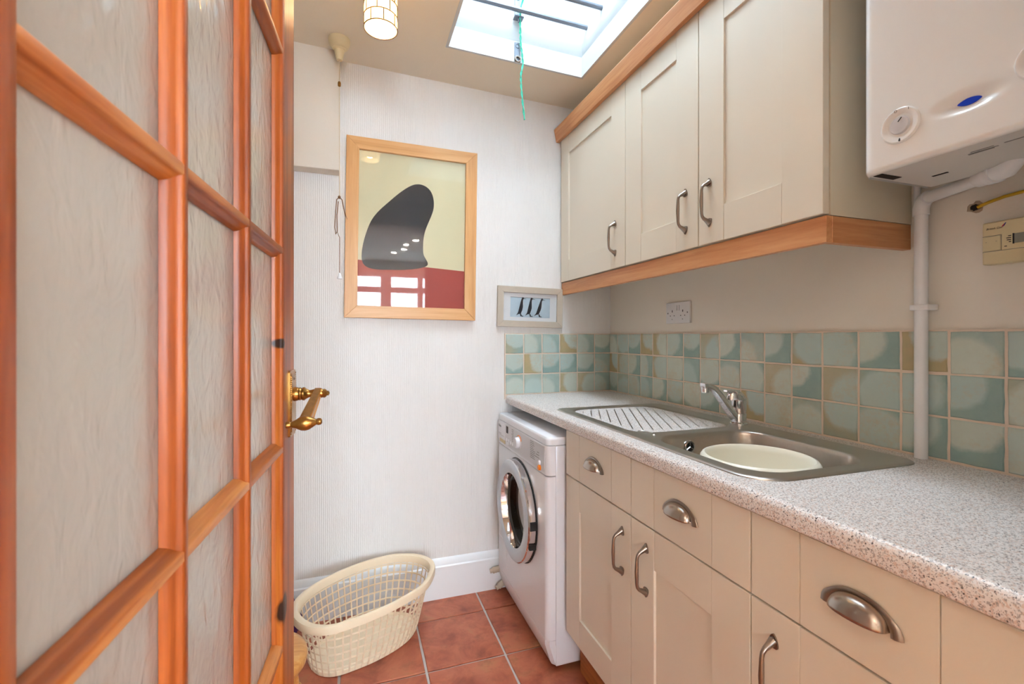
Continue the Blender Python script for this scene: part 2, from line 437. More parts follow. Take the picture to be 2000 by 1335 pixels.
# ceiling with the skylight hole
mb = MB(); xs = [XL - .1, SKX0 - .012, SKX1 + .012, XW + .1]; ys = [0.0, SKY0 - .012, SKY1 + .012, YB + .1]
for i in range(3):
    for j in range(3):
        if i == 1 and j == 1: continue
        q = [(xs[i], ys[j]), (xs[i + 1], ys[j]), (xs[i + 1], ys[j + 1]), (xs[i], ys[j + 1])]
        mb.loft([[(x, y, zc(x)) for x, y in q], [(x, y, zc(x) + .05) for x, y in q]], True, True, True)
CEI = struct('ceiling', mb, 'ceiling_paint', 'cream painted ceiling around the skylight')
part('hairline_crack', MB().tube([(lerp(.352, .312, f) + .003 * math.sin(9 * f), lerp(1.862, 2.115, f), zc(.33) + .0008) for f in [k / 12 for k in range(13)]], .0014, 6), 'ceiling_paint', CEI)
# skirting
sk = MB()
prof = [(0, 0), (.020, 0), (.020, .145), (.014, .150), (.012, .168), (.004, .178), (0, .18)]
sk.loft([[(x, YB - a, b) for a, b in prof] for x in (XL, .70)], True, True, True)
struct('baseboard_back', sk, 'white_gloss', 'white painted skirting board along the back wall')
# boxed-in pipework top left
bx = MB(); bx.box(XL, -.062, YB - .071, YB, 1.897, 2.42, bev=.002, seg=1)
struct('trim_1', bx, 'plaster', 'white boxing on the back wall below the ceiling')
# ---------------------------------------------------------------- skylight
SKY = thing('window_1', 'white skylight opening with steel security bars', None, ((SKX0 + SKX1) / 2, (SKY0 + SKY1) / 2, 2.37), kind='structure')
def ringsky(o, h):
    x0, x1, y0, y1 = SKX0 - o, SKX1 + o, SKY0 - o, SKY1 + o
    return [(x0, y0, zc(x0) + h), (x1, y0, zc(x1) + h), (x1, y1, zc(x1) + h), (x0, y1, zc(x0) + h)]
mb = MB(); mb.loft([ringsky(.0115, .03), ringsky(.0115, .0), ringsky(0, -.0005), ringsky(0, .088), ringsky(.03, .090)])
part('lining', mb, 'skylight_white', SKY, fixn=True)
mb = MB(); pr = [(.018, .088)] + [(.020 - .020 * math.sin(a), .092 + .062 * (1 - math.cos(a)) ) for a in [R(v) for v in range(0, 91, 10)]] + [(.003, .157), (.003, 1.05)]
mb.loft([ringsky(o, h) for o, h in pr]); part('upstand', mb, 'skylight_white', SKY, angle=40)
mb = MB()
for (x0, x1, y0, y1) in ((SKX0 - .05, SKX0 + .03, SKY0 - .05, SKY1 + .05), (SKX1 - .03, SKX1 + .05, SKY0 - .05, SKY1 + .05), (SKX0, SKX1, SKY0 - .05, SKY0 + .03), (SKX0, SKX1, SKY1 - .03, SKY1 + .05)):
    mb.box(x0, x1, y0, y1, 3.405, 3.445)
part('sash', mb, 'skylight_white', SKY)
part('glass_pane', B(SKX0, SKX1, SKY0, SKY1, 3.423, 3.427), 'clear_glass', SKY)
yb_ = 1.81
while yb_ > SKY0 + .05:
    part('security_bar', MB().tube([(SKX0 - .01, yb_, 2.572), (SKX1 + .01, yb_, 2.558)], .0098, 10), 'galvanised', SKY); yb_ -= .13
    if yb_ < 1.0: break
# flat window stay on the far lining
mb = MB(); sx0 = .655
mb.box(sx0 - .013, sx0 + .013, SKY1 - .0045, SKY1 - .0015, 2.374, 2.455)
mb.box(sx0 - .013, sx0 + .013, SKY1 - .010, SKY1 - .007, 2.555, 2.80)
for z in (2.44, 2.59, 2.64, 2.69): mb.tube([(sx0 + .008 * math.cos(a), SKY1 - .0105 if z > 2.5 else SKY1 - .005, z + .008 * math.sin(a)) for a in [2 * PI * k / 12 for k in range(12)]], .0018, 6, True)
part('window_stay', mb, 'galvanised', SKY)
mb = MB(); mb.box(sx0 - .020, sx0 + .020, SKY1 - .03, SKY1 - .001, 2.548, 2.553); mb.tube([(sx0, SKY1 - .02, 2.53), (sx0, SKY1 - .02, 2.565)], .004, 8)
part('stay_peg', mb, 'galvanised', SKY)
mb = MB(); mb.tube([(sx0 + .011 * math.cos(a), SKY1 - .008, 2.383 + .011 * math.sin(a)) for a in [2 * PI * k / 14 for k in range(14)]], .004, 6, True)
part('stay_eye', mb, 'pewter', SKY)
# ---------------------------------------------------------------- neighbouring kitchen (light source behind the camera)
KX0, KX1, KY0 = -2.4, 2.8, -3.6
struct('floor_kitchen', B(KX0, KX1, KY0, 0.0, -.06, 0.0), 'beech', 'pale wooden kitchen floor behind the camera')
struct('ceiling_kitchen', B(KX0, KX1, KY0, 0.0, 2.445, 2.5), 'kitchen_paint', 'white kitchen ceiling behind the camera')
struct('wall_kitchen_left', B(KX0 - .1, KX0, KY0 - .1, 0.0, -.05, 2.5), 'kitchen_paint', 'left kitchen wall behind the camera')
struct('wall_kitchen_right', B(KX1, KX1 + .1, KY0 - .1, 0.0, -.05, 2.5), 'kitchen_paint', 'right kitchen wall behind the camera')
mb = MB(); mb.box(KX0, XL - .1, 0.0, .1, -.05, 2.5); mb.box(XW + .1, KX1, 0.0, .1, -.05, 2.5)
struct('wall_kitchen_front', mb, 'kitchen_paint', 'kitchen wall either side of the doorway')
mb = MB(); mb.box(KX0, -.70, KY0 - .1, KY0, -.05, 2.5); mb.box(2.4, KX1, KY0 - .1, KY0, -.05, 2.5); mb.box(-.70, 2.4, KY0 - .1, KY0, -.05, .95); mb.box(-.70, 2.4, KY0 - .1, KY0, 2.22, 2.5)
struct('wall_kitchen_back', mb, 'kitchen_paint', 'kitchen wall with the window behind the camera')
KW = thing('window_2', 'kitchen casement window behind the camera', None, (.85, KY0, .95), kind='structure')
mb = MB()
for a, b in ((-.70, -.62), (-.06, .02), (.40, .56), (1.0, 1.08), (1.66, 1.74), (2.32, 2.4)): mb.box(a, b, KY0 - .08, KY0 - .02, .95, 2.22)
for a, b in ((.95, 1.02), (1.93, 2.02), (2.19, 2.22)): mb.box(-.70, 2.4, KY0 - .075, KY0 - .025, a, b)
part('window_frame', mb, 'white_gloss', KW)
part('glass_pane', B(-.70, 2.4, KY0 - .055, KY0 - .05, .95, 2.22), 'clear_glass', KW)

# ================================================================ GLAZED PINE DOOR (hinged near the camera, standing open)
DA = R(-3.7)
DO, DM, DP = .193, .008, .345            # opening, bar face, row pitch
DW = 3 * DO + 2 * DM
P0 = Vector((-.1186, .8855))              # lock stile inner face edge
dirv = Vector((math.sin(R(3.7)), math.cos(R(3.7))))
org = P0 - dirv * DW                      # local y = 0 at the hinge-stile inner edge
DOOR = thing('door_1', 'open pine door with fifteen obscured glass panes beside the camera', 'door', (org.x, org.y, 0), DA, kind='structure')
# local frame: +x = face seen by the camera at x = 0, going to x = -.036 behind
ZB = [EYE + (657 - v) / 388.0 * DP for v in (1265, 878, 489, 100)]
GZ0, GZ1 = ZB[0] - DP, ZB[3] + DP
TH = .036
def frame_piece(name, y0, y1, z0, z1, mat):
    part(name, B(-TH, 0, y0, y1, z0, z1, bev=.0015, seg=1), mat, DOOR, local=True)
KN = ((-.006, DW + .001, 1.191, .02, .012), (-.004, DW + .012, .726, .028, .036))
wood('pine_lock', *PINE, 2, knots=KN)
frame_piece('stile', -.10, -.012, .012, GZ1 + .11, 'pine_v')
frame_piece('stile', DW + .012, DW + .097, .012, GZ1 + .11, 'pine_lock')
frame_piece('rail', -.012, DW + .012, .012, GZ0 - .004, 'pine_h')
frame_piece('rail', -.012, DW + .012, GZ1 + .004, GZ1 + .11, 'pine_h')
# moulding profile: (inward offset along the pane, depth)
MP = [(0, 0.0), (.0015, -.0012), (.002, -.0035), (.004, -.0060), (.0075, -.0085), (.0092, -.0120), (.0100, -.0160)]
def mould_v(y, sgn, z0, z1, mat, cut0, cut1):
    mb = MB()
    for side in (0, 1):
        f = (lambda d: d) if side == 0 else (lambda d: -TH - d)
        pr_ = MP + [(-.012, -.016), (-.012, 0.0)]
        r0 = [(f(d), y + sgn * o, z0 + (max(o, 0) if cut0 else 0)) for o, d in pr_]
        r1 = [(f(d), y + sgn * o, z1 - (max(o, 0) if cut1 else 0)) for o, d in pr_]
        mb.loft([r0, r1], True, True, True)
    part('moulding', mb, mat, DOOR, local=True, angle=50)
mould_v(0.0, 1, GZ0, GZ1, 'pine_v', 0, 0); mould_v(DW, -1, GZ0, GZ1, 'pine_lock', 0, 0)
# vertical bars (full height) and horizontal bars (between them)
PV = [(-.004 - o, d) for o, d in reversed(MP)] + [(.004 + o, d) for o, d in MP]
for k in (1, 2):
    yc = k * DO + (k - .5) * DM; mb = MB()
    for side in (0, 1):
        f = (lambda d: d) if side == 0 else (lambda d: -TH - d)
        mb.loft([[(f(d), yc + o, z) for o, d in PV] for z in (GZ0 - .01, GZ1 + .01)], True, True, True)
    part('glazing_bar', mb, 'pine_v', DOOR, local=True, angle=50)
for zc_ in ZB:
    for c in range(3):
        y0 = c * (DO + DM); y1 = y0 + DO; mb = MB()
        for side in (0, 1):
            f = (lambda d: d) if side == 0 else (lambda d: -TH - d)
            r0 = [(f(d), y0 + max(abs(o) - .004, 0), zc_ + o) for o, d in PV]
            r1 = [(f(d), y1 - max(abs(o) - .004, 0), zc_ + o) for o, d in PV]
            mb.loft([r0, r1], True, True, True)
        part('glazing_bar', mb, 'pine_h', DOOR, local=True, angle=50)
for zz, sg in ((GZ0, 1), (GZ1, -1)):
    mb = MB()
    for side in (0, 1):
        f = (lambda d: d) if side == 0 else (lambda d: -TH - d)
        pr_ = MP + [(-.012, -.016), (-.012, 0.0)]
        mb.loft([[(f(d), y, zz + sg * o) for o, d in pr_] for y in (0, DW)], True, True, True)
    part('moulding', mb, 'pine_h', DOOR, local=True, angle=50)
ZE = [GZ0] + ZB + [GZ1]
for r in range(5):
    for c in range(3):
        y0 = c * (DO + DM) + .008; y1 = c * (DO + DM) + DO - .008
        if c == 0: y0 += .001
        gp = part('glass_pane', B(-.0195, -.0165, y0, y1, ZE[r] + .012, ZE[r + 1] - .012), 'obscure_glass', DOOR, local=True)
        gp.data.materials.append(M['clear_glass'])
        for f_ in gp.data.polygons: f_.material_index = 0 if f_.normal.x > .5 else 1
# handle: ornate brass lever on a backplate
hy = DW + .068; hz = 1.095
bp = MB(); bp.prism(rrect(hy - .025, hy + .025, 1.018, 1.140, .004, 3), lambda u, v, t: (t, u, v), 0, .0035)
bp.prism(rrect(hy - .018, hy + .018, 1.026, 1.132, .003, 3), lambda u, v, t: (t, u, v), .0035, .0052)
BPL = part('backplate', bp, 'brass', DOOR, local=True)
mb = MB()
for i in range(30):
    for yy in (hy - .0215, hy + .0215):
        mb.lathe([(.0005, .0005), (.0016, .0005), (.0012, .0016), (.0003, .0021)], (.0032, yy, 1.024 + i * .0038), (1, 0, 0), 6)
tag(part('beading', mb, 'brass', BPL, local=True), kind='stuff')
mb = MB()
for z in (1.124, 1.034): mb.lathe([(.0028, 0), (.0028, .001), (.001, .0018)], (.005, hy, z), (1, 0, 0), 10)
part('screw', mb, 'pewter', BPL, local=True)
lv = MB()
lv.lathe([(.0125, .004), (.0135, .007), (.0125, .012), (.0118, .014), (.0125, .016), (.011, .019), (.0125, .021), (.0125, .024), (.0095, .027), (.0070, .032), (.0072, .036), (.0085, .040), (.0085, .055), (.0075, .0565), (.0090, .058), (.0070, .062), (.0045, .0635), (.0048, .066), (.002, .068)], (0, hy, hz), (1, 0, 0), 20)
HAN = part('handle', lv, 'brass', DOOR, local=True)
a0 = Vector((.047, hy + .006, hz + .004)); a1 = Vector((.043, hy - .114, hz - .034)); ad = (a1 - a0).normalized()
mb = MB(); up = Vector((1, 0, 0)); sd = ad.cross(up).normalized()
def bar(w0, w1, t0, t1, off):
    rr = []
    for f, w_, t_ in ((0, w0, t0), (1, w1, t1)):
        c = a0.lerp(a1, f) + up * off
        rr.append([c + up * a * t_ + sd * b * w_ for a, b in ((-1, -1), (1, -1), (1, 1), (-1, 1))])
    mb.loft(rr, True, True, True)
bar(.0062, .0085, .0055, .0085, 0)
for i in range(26):   # rope edge on the two visible corners
    f = (i + .5) / 26; c = a0.lerp(a1, f); tt = lerp(.0055, .0085, f); ww = lerp(.0062, .0085, f)
    for sg in (-1, 1):
        p = c + up * tt + sd * sg * ww * .85
        mb.tube([p - ad * .0017 - sd * .0012, p + ad * .0017 + sd * .0012], .0013, 5)
part('lever', mb, 'brass', HAN, local=True)
mb = MB(); mb.lathe([(.003, -.030), (.0055, -.0285), (.006, -.024), (.0045, -.021), (.007, -.014), (.0115, -.006), (.0125, 0), (.0115, .006), (.007, .014), (.0045, .018), (.006, .021), (.0055, .025), (.003, .027)], a1 + ad * .004, (1, 0, .08), 18)
part('finial', mb, 'brass', HAN, local=True)

# ================================================================ BACK WALL THINGS
# grout + glazed tiles (parts of the walls)
tm = [tile_mesh('wall_tile', .0464, .0468, .007, 50 + k, .016, .0026) for k in range(6)]
for k in tm: k.materials.append(M['glazed_tile'])
TPZ = .0982; TZ0 = .9225
part('grout', B(.684, XW, YB - .0078, YB + .001, .90, 1.2185), 'grout_pale', WALLB)
part('grout', B(XW - .0078, XW + .001, YN, YB - .0078, .90, 1.2185), 'grout_pale', WALLR)
def put_tile(parent, p, rot, sc=(1, 1, 1)):
    o = bpy.data.objects.new('tile', random.choice(tm)); COL.objects.link(o); o.parent = parent
    o.location = Vector(p) - parent.location; o.rotation_euler = rot; o.scale = sc
XE = [.686, .7815, .8787, .975, 1.0725, 1.1712, XW - .006]
for r in range(3):
    zz = TZ0 + (r + .5) * TPZ
    for a, b in zip(XE, XE[1:]):
        put_tile(WALLB, ((a + b) / 2, YB - .003, zz + random.uniform(-.001, .001)), (R(90), R(random.uniform(-.7, .7)), 0), ((b - a - .004) / .0935, 1, 1))
YE = [YB - .008, 2.0424, 1.9455, 1.8437, 1.7502, 1.6504, 1.547, 1.4506, 1.3506, 1.2539, 1.1553, 1.057, .9595, .8594, .7592, .6631, .5669]
while YE[-1] > YN + .1: YE.append(YE[-1] - .0985)
for r in range(3):
    zz = TZ0 + (r + .5) * TPZ
    for a, b in zip(YE, YE[1:]):
        put_tile(WALLR, (XW - .003, (a + b) / 2, zz + random.uniform(-.001, .001)), (R(90), R(random.uniform(-.7, .7)), R(-90)), ((a - b - .004) / .0935, 1, 1))
# ---- pictures
def picture(name, label, cx, cz, w, h, fw, dep, tilt, mv, mh, y=YB):
    o = bpy.data.objects.new(name, None); COL.objects.link(o); o.empty_display_size = .05
    o.location = (cx, y - .002, cz); o.rotation_euler = (0, R(tilt), 0)
    WM_[o.name] = Matrix.Translation(o.location) @ Matrix.Rotation(R(tilt), 4, 'Y')
    tag(o, label, 'picture')
    W, H = w / 2, h / 2
    for (pts, mat) in (([(-W, H), (W, H), (W - fw, H - fw), (-W + fw, H - fw)], mh), ([(-W, -H), (W, -H), (W - fw, -H + fw), (-W + fw, -H + fw)], mh),
                       ([(-W, -H), (-W, H), (-W + fw, H - fw), (-W + fw, -H + fw)], mv), ([(W, -H), (W, H), (W - fw, H - fw), (W - fw, -H + fw)], mv)):
        mb = MB(); mb.prism(pts, lambda u, v, t: (u, -t, v), 0, dep)
        bmesh.ops.bevel(mb.bm, geom=[e for e in mb.bm.edges if all(abs(v.co.y + dep) < 1e-6 for v in e.verts)], offset=.0012, segments=1, affect='EDGES')
        part('frame_side', mb, mat, o, local=True)
    return o, W - fw, H - fw
PO, iw, ih = picture('framed_poster', 'large beech framed poster with dark shape above a red block', .2495, 1.6745, .579, .785, .053, .022, .75, 'frame_v', 'frame_h')
pp = part('print', B(-iw, iw, -.008, -.002, -ih, ih), 'poster_cream', PO, local=True)
def flat(poly, mat, name, parent, t0=.008, t1=.0084):
    mb = MB(); mb.prism(poly, lambda u, v, t: (u, -t, v), t0, t1); part(name, mb, mat, parent, local=True)
flat([(-iw, -ih), (iw, -ih), (iw, -ih + .176), (-iw, -ih + .200)], 'poster_red', 'red_block', pp)
# a plain dark pebble shape, smooth and leaning
def closed_curve(pts, n=8):
    out = []; m = len(pts)
    for i in range(m):
        p0, p1, p2, p3 = (Vector(pts[(i + k) % m]) for k in (-1, 0, 1, 2))
        for j in range(n):
            t_ = j / n
            out.append(tuple(.5 * ((2 * p1) + (-p0 + p2) * t_ + (2 * p0 - 5 * p1 + 4 * p2 - p3) * t_ ** 2 + (-p0 + 3 * p1 - 3 * p2 + p3) * t_ ** 3)))
    return out
flat(closed_curve([(-.215, -.155), (-.19, .02), (-.10, .135), (.0, .215), (.07, .20), (.09, .12), (.05, .0), (.045, -.09), (.06, -.15), (-.08, -.175)]), 'poster_black', 'dark_shape', pp, .0084, .0088)
part('picture_glass', B(-iw, iw, -.0115, -.0100, -ih, ih), 'clear_glass', PO, local=True)
PG, jw, jh = picture('framed_print', 'small beige framed print of three penguins above the tiles', .8164, 1.3471, .341, .196, .030, .016, 1.25, 'beige_frame', 'beige_frame')
mc = part('mount', B(-jw, jw, -.006, -.002, -jh, jh), 'mount_card', PG, local=True)
flat(rrect(-.104, .104, -.050, .046, .0005, 1), 'print_snow', 'print', mc, .006, .0063)
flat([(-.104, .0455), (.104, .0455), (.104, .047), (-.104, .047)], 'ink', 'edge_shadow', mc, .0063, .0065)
def peng(cx, sc, lean, step):
    k = lambda L: [((cx + (x + lean * z) * sc), (-.045 + z * sc)) for x, z in L]
    body = closed_curve(k([(-.020, .004), (-.012, .018), (-.007, .045), (-.003, .066), (.000, .080), (.003, .090), (.008, .0925), (.012, .089), (.012, .084), (.009, .078), (.010, .062), (.011, .042), (.007, .024), (.002, .012), (-.008, .010)]), 4)
    flat(k([(.006, .012), (.012, .040), (.0135, .064), (.010, .079), (.006, .06), (.002, .03)]), 'print_white', 'penguin_belly', mc, .0063, .0066)
    flat(body, 'print_navy', 'penguin', mc, .0066, .0069)
    flat(k([(.010, .089), (.026, .0845), (.0255, .0838), (.010, .085)]), 'print_navy', 'penguin_beak', mc, .0066, .0069)
    flat(k([(-.006 + step, .012), (.000 + step, .012), (.004 + step, .003), (.013 + step, .001), (.012 + step, -.002), (-.002 + step, -.001)]), 'print_navy', 'penguin_foot', mc, .0066, .0069)
peng(-.053, 1.0, .06, .004); peng(-.006, 1.0, .05, .006); peng(.040, .98, .16, .008)
part('picture_glass', B(-jw, jw, -.0095, -.0083, -jh, jh), 'clear_glass', PG, local=True)
# ---- ceiling pull switch
px, py = -.06, 1.975; pz = zc(px)
PS = thing('pull_cord_switch', 'white ceiling pull switch with long knotted cord', 'switch', (px, py, pz))
part('rose', MB().lathe([(.042, 0), (.042, -.010), (.039, -.022), (.033, -.032), (.026, -.036)], (px, py, pz), n=28), 'ivory', PS)
part('cone', MB().lathe([(.026, -.034), (.026, -.040), (.020, -.045), (.017, -.060), (.013, -.080), (.011, -.083), (.003, -.083)], (px, py, pz), n=24), 'ivory', PS)
part('connector', MB().lathe([(.002, -.010), (.006, -.006), (.0065, .004), (.005, .010), (.002, .012)], (px, py, 2.215), n=12), 'brass', PS)
mb = MB(); mb.tube([(px, py, pz - .08), (px, py, 2.10), (px + .001, py, 1.76)], .0016, 6)
part('cord', mb, 'cord_pale', PS)
mb = MB()
mb.tube([(px, py, 1.763), (px - .010, py, 1.752), (px - .014, py - .003, 1.70), (px - .017, py - .004, 1.64), (px - .013, py - .003, 1.612), (px - .008, py, 1.625), (px - .009, py, 1.69), (px - .004, py, 1.745)], .0018, 6)
mb.tube([(px, py, 1.763), (px + .010, py - .003, 1.752), (px + .017, py - .004, 1.715), (px + .024, py - .004, 1.683)], [.0022, .002, .0018, .0012], 6)
mb.tube([(px + .018, py - .004, 1.71), (px + .030, py - .004, 1.675)], .0009, 5)
mb.lathe([(.002, -.006), (.0055, -.002), (.0055, .003), (.002, .007)], (px, py, 1.762), n=10)
mb.tube([(px - .009, py, 1.625), (px + .001, py, 1.60), (px + .001, py, 1.46)], .0012, 6)
part('cord_loop', mb, 'cord_brown', PS)
part('pull_bell', MB().lathe([(.010, 0), (.0105, .003), (.007, .012), (.0045, .020), (.002, .023)], (px + .001, py, 1.435), n=16), 'white_gloss', PS)
# ---- pendant lamp with shell panels
lx, ly, lz0, lr = .078, 1.535, 2.188, .0515
PL = thing('pendant_lamp', 'lit cylindrical shell-panel lamp shade on the ceiling', 'lamp', (lx, ly, zc(lx)))
part('ceiling_plate', MB().lathe([(.055, 0), (.055, -.006), (.045, -.014), (.012, -.016)], (lx, ly, zc(lx)), n=28), 'brass', PL)
part('bulb_holder', MB().lathe([(.012, -.012), (.016, -.03), (.016, -.06), (.012, -.062)], (lx, ly, zc(lx)), n=16), 'white_gloss', PL)
part('bulb', MB().lathe([(.010, -.06), (.014, -.068), (.022, -.085), (.024, -.10), (.018, -.118), (.008, -.125), (.002, -.126)], (lx, ly, zc(lx)), n=18), 'bulb_glow', PL)
NP_, rowh = 8, .0365
wire = MB()
for row in range(5):
    z0 = lz0 + row * rowh; z1 = z0 + rowh; o = (row % 2) * .5 + .15
    for k in range(NP_):
        a0_, a1_ = 2 * PI * (k + o) / NP_, 2 * PI * (k + 1 + o) / NP_
        mb = MB(); ar = [lerp(a0_, a1_, q / 3) for q in range(4)]
        def pt(a, r, z, i): 
            return (lx + r * math.cos(a), ly + r * math.sin(a), z)
        mb.loft([[pt(a, lr, z0, 0) for a in ar] + [pt(a, lr - .0012, z0, 0) for a in reversed(ar)], [pt(a, lr, z1, 0) for a in ar] + [pt(a, lr - .0012, z1, 0) for a in reversed(ar)]], True, True, True)
        part('shell_panel', mb, 'capiz', PL, angle=60)
        wire.tube([pt(a0_, lr + .0002, z0, 0), pt(a0_, lr + .0002, z1, 0)], .0016, 5)
    wire.tube([(lx + (lr + .0003) * math.cos(2 * PI * k / 40), ly + (lr + .0003) * math.sin(2 * PI * k / 40), z0) for k in range(40)], .0017, 5, True)
part('shade_wire', wire, 'shade_wire', PL)
pl = bpy.data.lights.new('pendant_bulb', 'POINT'); pl.energy = 0.9; pl.color = (1, .74, .42); pl.shadow_soft_size = .024
plo = bpy.data.objects.new('pendant_bulb', pl); COL.objects.link(plo); plo.location = (lx, ly, lz0 + .035)
# ---- teal cord hanging from the skylight
tx = .655
pth = [(tx + .03, 1.76, 2.75), (tx + .022, 1.80, 2.66), (tx + .006, 1.825, 2.59), (tx + .004, 1.832, 2.545), (tx + .008, 1.838, 2.49), (tx + .010, 1.838, 2.44), (tx + .016, 1.838, 2.40), (tx + .020, 1.838, 2.36), (tx + .010, 1.838, 2.31), (tx + .012, 1.838, 2.26), (tx + .018, 1.838, 2.20), (tx + .027, 1.838, 2.125)]
ca = [tuple(p) for p in pth]; mb = MB()
dense = []
for a, b in zip(ca, ca[1:]):
    for j in range(8): dense.append(Vector(a).lerp(Vector(b), j / 8))
dense.append(Vector(ca[-1]))
for ph in (0, PI):
    mb.tube([p + Vector((.0024 * math.cos(i * .7 + ph), .0024 * math.sin(i * .7 + ph), 0)) for i, p in enumerate(dense)], .0024, 6)
mb.lathe([(.001, -.006), (.005, -.002), (.005, .003), (.001, .006)], (tx + .007, 1.838, 2.49), n=8)
single('hanging_cord', mb, 'cord_teal', 'twisted teal cord hanging from the skylight', 'cord')

# ================================================================ FITTED UNITS
def bow_handle(parent, X, y, z0, z1, name='handle'):
    """bowed bar pull standing off a face at X (towards -x)"""
    mb = MB(); s = .030; L = z1 - z0
    pth = [(X - .002, y, z1 - .003), (X - .011, y, z1 - .008), (X - .021, y, z1 - .013), (X - .0265, y, z1 - .019), (X - .0285, y, z1 - .028), (X - .0295, y, (z0 + z1) / 2), (X - .0285, y, z0 + .028), (X - .0265, y, z0 + .019), (X - .021, y, z0 + .013), (X - .011, y, z0 + .008), (X - .002, y, z0 + .003)]
    rd = [.0085, .0065, .0048, .0042, .0042, .0052, .0042, .0042, .0048, .0065, .0085]
    fine, fr = [], []
    for i in range(len(pth) - 1):
        for j in range(3):
            fine.append(Vector(pth[i]).lerp(Vector(pth[i + 1]), j / 3)); fr.append(lerp(rd[i], rd[i + 1], j / 3))
    fine.append(Vector(pth[-1])); fr.append(rd[-1])
    mb.tube(fine, fr, 10)
    for zz, sg in ((z1, 1), (z0, -1)):
        mb.prism(closed_curve([(y - .008, zz - sg * .014), (y + .008, zz - sg * .014), (y + .0085, zz - sg * .002), (y, zz + sg * .010), (y - .0085, zz - sg * .002)], 4), lambda u, v, t: (X - t, u, v), 0, .003)
        mb.lathe([(.003, 0), (.003, .001), (.001, .002)], (X - .003, y, zz + sg * .002), (-1, 0, 0), 8)
    part(name, mb, 'pewter', parent, angle=50)
def cup_handle(parent, X, y0, y1, zb, name='cup_handle'):
    mb = MB(); yc = (y0 + y1) / 2; hw = (y1 - y0) / 2 - .010; H = .030; D = .026
    nu, nv = 20, 10; rings = []
    for j in range(nv + 1):
        v = PI / 2 * j / nv       # from the face plate edge (0) out to the front lip (pi/2)
        rings.append([(X - .002 - D * math.sin(v), yc + hw * math.cos(PI * i / nu) * (math.cos(v) * .35 + .65 if j else 1), zb + H * math.sin(PI * i / nu) * math.cos(v) * (1.0) + .002) for i in range(nu + 1)])
    # rounded shell: dome made of arcs shrinking towards the lip
    rings = []
    for j in range(nv + 1):
        v = PI / 2 * j / nv
        rings.append([(X - .002 - D * math.sin(v) * math.sin(PI * i / nu) ** .6, yc + hw * math.cos(PI * i / nu), zb + H * math.cos(v) * math.sin(PI * i / nu) ** .8) for i in range(nu + 1)])
    mb.loft(rings, False)
    o = part(name, mb, 'nickel', parent, angle=80, fixn=True)
    md = o.modifiers.new('shell', 'SOLIDIFY'); md.thickness = .0015; md.offset = -1
    fl = MB(); rr = []
    for i in range(25):
        a = PI * i / 24; c = math.cos(a); s_ = math.sin(a) ** .75
        w_ = .0040 + .0050 * abs(c) ** 8
        p = Vector((X, yc + (hw + .003 + .006 * abs(c) ** 8) * c, zb + (H + .002) * s_ - .004 * abs(c) ** 4))
        rr.append((p, w_))
    fl.tube([p + Vector((-.0022, 0, 0)) for p, w_ in rr], [w_ for p, w_ in rr], 8, flat=.6)
    part('flange', fl, 'pewter', o, angle=60)
    return o
def shaker(name, parent, X, ya, yb, z0, z1, st0, st1, rt, rb, th=.020):
    """panelled door: recessed panel with stiles and rails proud of it; ya > yb (ya is the far side)"""
    g = .0004
    d = part(name, B(X + .007, X + th, yb + .004, ya - .004, z0 + .004, z1 - .004), 'cream', parent)
    part('stile', B(X, X + th - .001, ya - st0, ya, z0, z1, bev=.0016), 'cream', d)
    part('stile', B(X, X + th - .001, yb, yb + st1, z0, z1, bev=.0016), 'cream', d)
    part('rail', B(X + .0006, X + th - .001, yb + st1 + g, ya - st0 - g, z1 - rt, z1, bev=.0010), 'cream', d)
    part('rail', B(X + .0006, X + th - .001, yb + st1 + g, ya - st0 - g, z0, z0 + rb, bev=.0010), 'cream', d)
    return d
def drawer_front(parent, X, ya, yb, z0, z1, gr=.1, th=.020):
    d = part('drawer_front', B(X + .004, X + th, yb + .003, ya - .003, z0 + .003, z1 - .003), 'cream', parent)
    part('drawer_board', B(X, X + th - .001, ya - gr + .0005, ya, z0, z1, bev=.0016), 'cream', d)
    part('drawer_board', B(X + .0004, X + th - .001, yb + gr + .0005, ya - gr - .0005, z0, z1, bev=.0012), 'cream', d)
    part('drawer_board', B(X, X + th - .001, yb, yb + gr - .0005, z0, z1, bev=.0016), 'cream', d)
    return d
XB = .71
Ys = [1.4895, 1.0825, .6815, .281]
BZ0, BZ1, BZ2 = .160, .7135, .872
def base_unit(label, cols, handles):
    ya, yb = Ys[cols[0]], Ys[cols[-1] + 1]
    t_ = thing('base_cabinet', label, 'cabinet', (.98, (ya + yb) / 2, .15), group='base cabinets')
    mb = MB(); mb.box(XB + .021, XW - .03, ya - .018, ya - .001, .155, .878); mb.box(XB + .021, XW - .03, yb + .001, yb + .018, .155, .878)
    mb.box(XB + .021, XW - .03, yb + .018, ya - .018, .155, .173); mb.box(XW - .045, XW - .03, yb + .018, ya - .018, .173, .878)
    if len(cols) > 1:
        ym = Ys[cols[1]]; mb.box(XB + .021, XB + .06, ym - .009, ym + .009, .173, .72)
    part('carcass', mb, 'carcass', t_)
    for c, hy_ in zip(cols, handles):
        a, b = Ys[c] - .0015, Ys[c + 1] + .0015
        dr = drawer_front(t_, XB, a, b, BZ1 + .004, BZ2)
        ym = (a + b) / 2; cup_handle(dr, XB, ym - .052, ym + .052, .789)
        d = shaker('door', t_, XB, a, b, BZ0, BZ1, .1, .1, .098, .093)
        bow_handle(d, XB, hy_, .542, .662)
    return t_
base_unit('cream two-door base cabinet with two drawers under the drainer', (0, 1), (1.125, 1.012))
base_unit('cream single-door base cabinet nearest the camera', (2,), (.630,))
single('plinth', B(.765, .783, .16, 1.488, .002, .150, bev=.001, seg=1), 'plinth_wood', 'brown wooden plinth under the base cabinets', 'plinth')
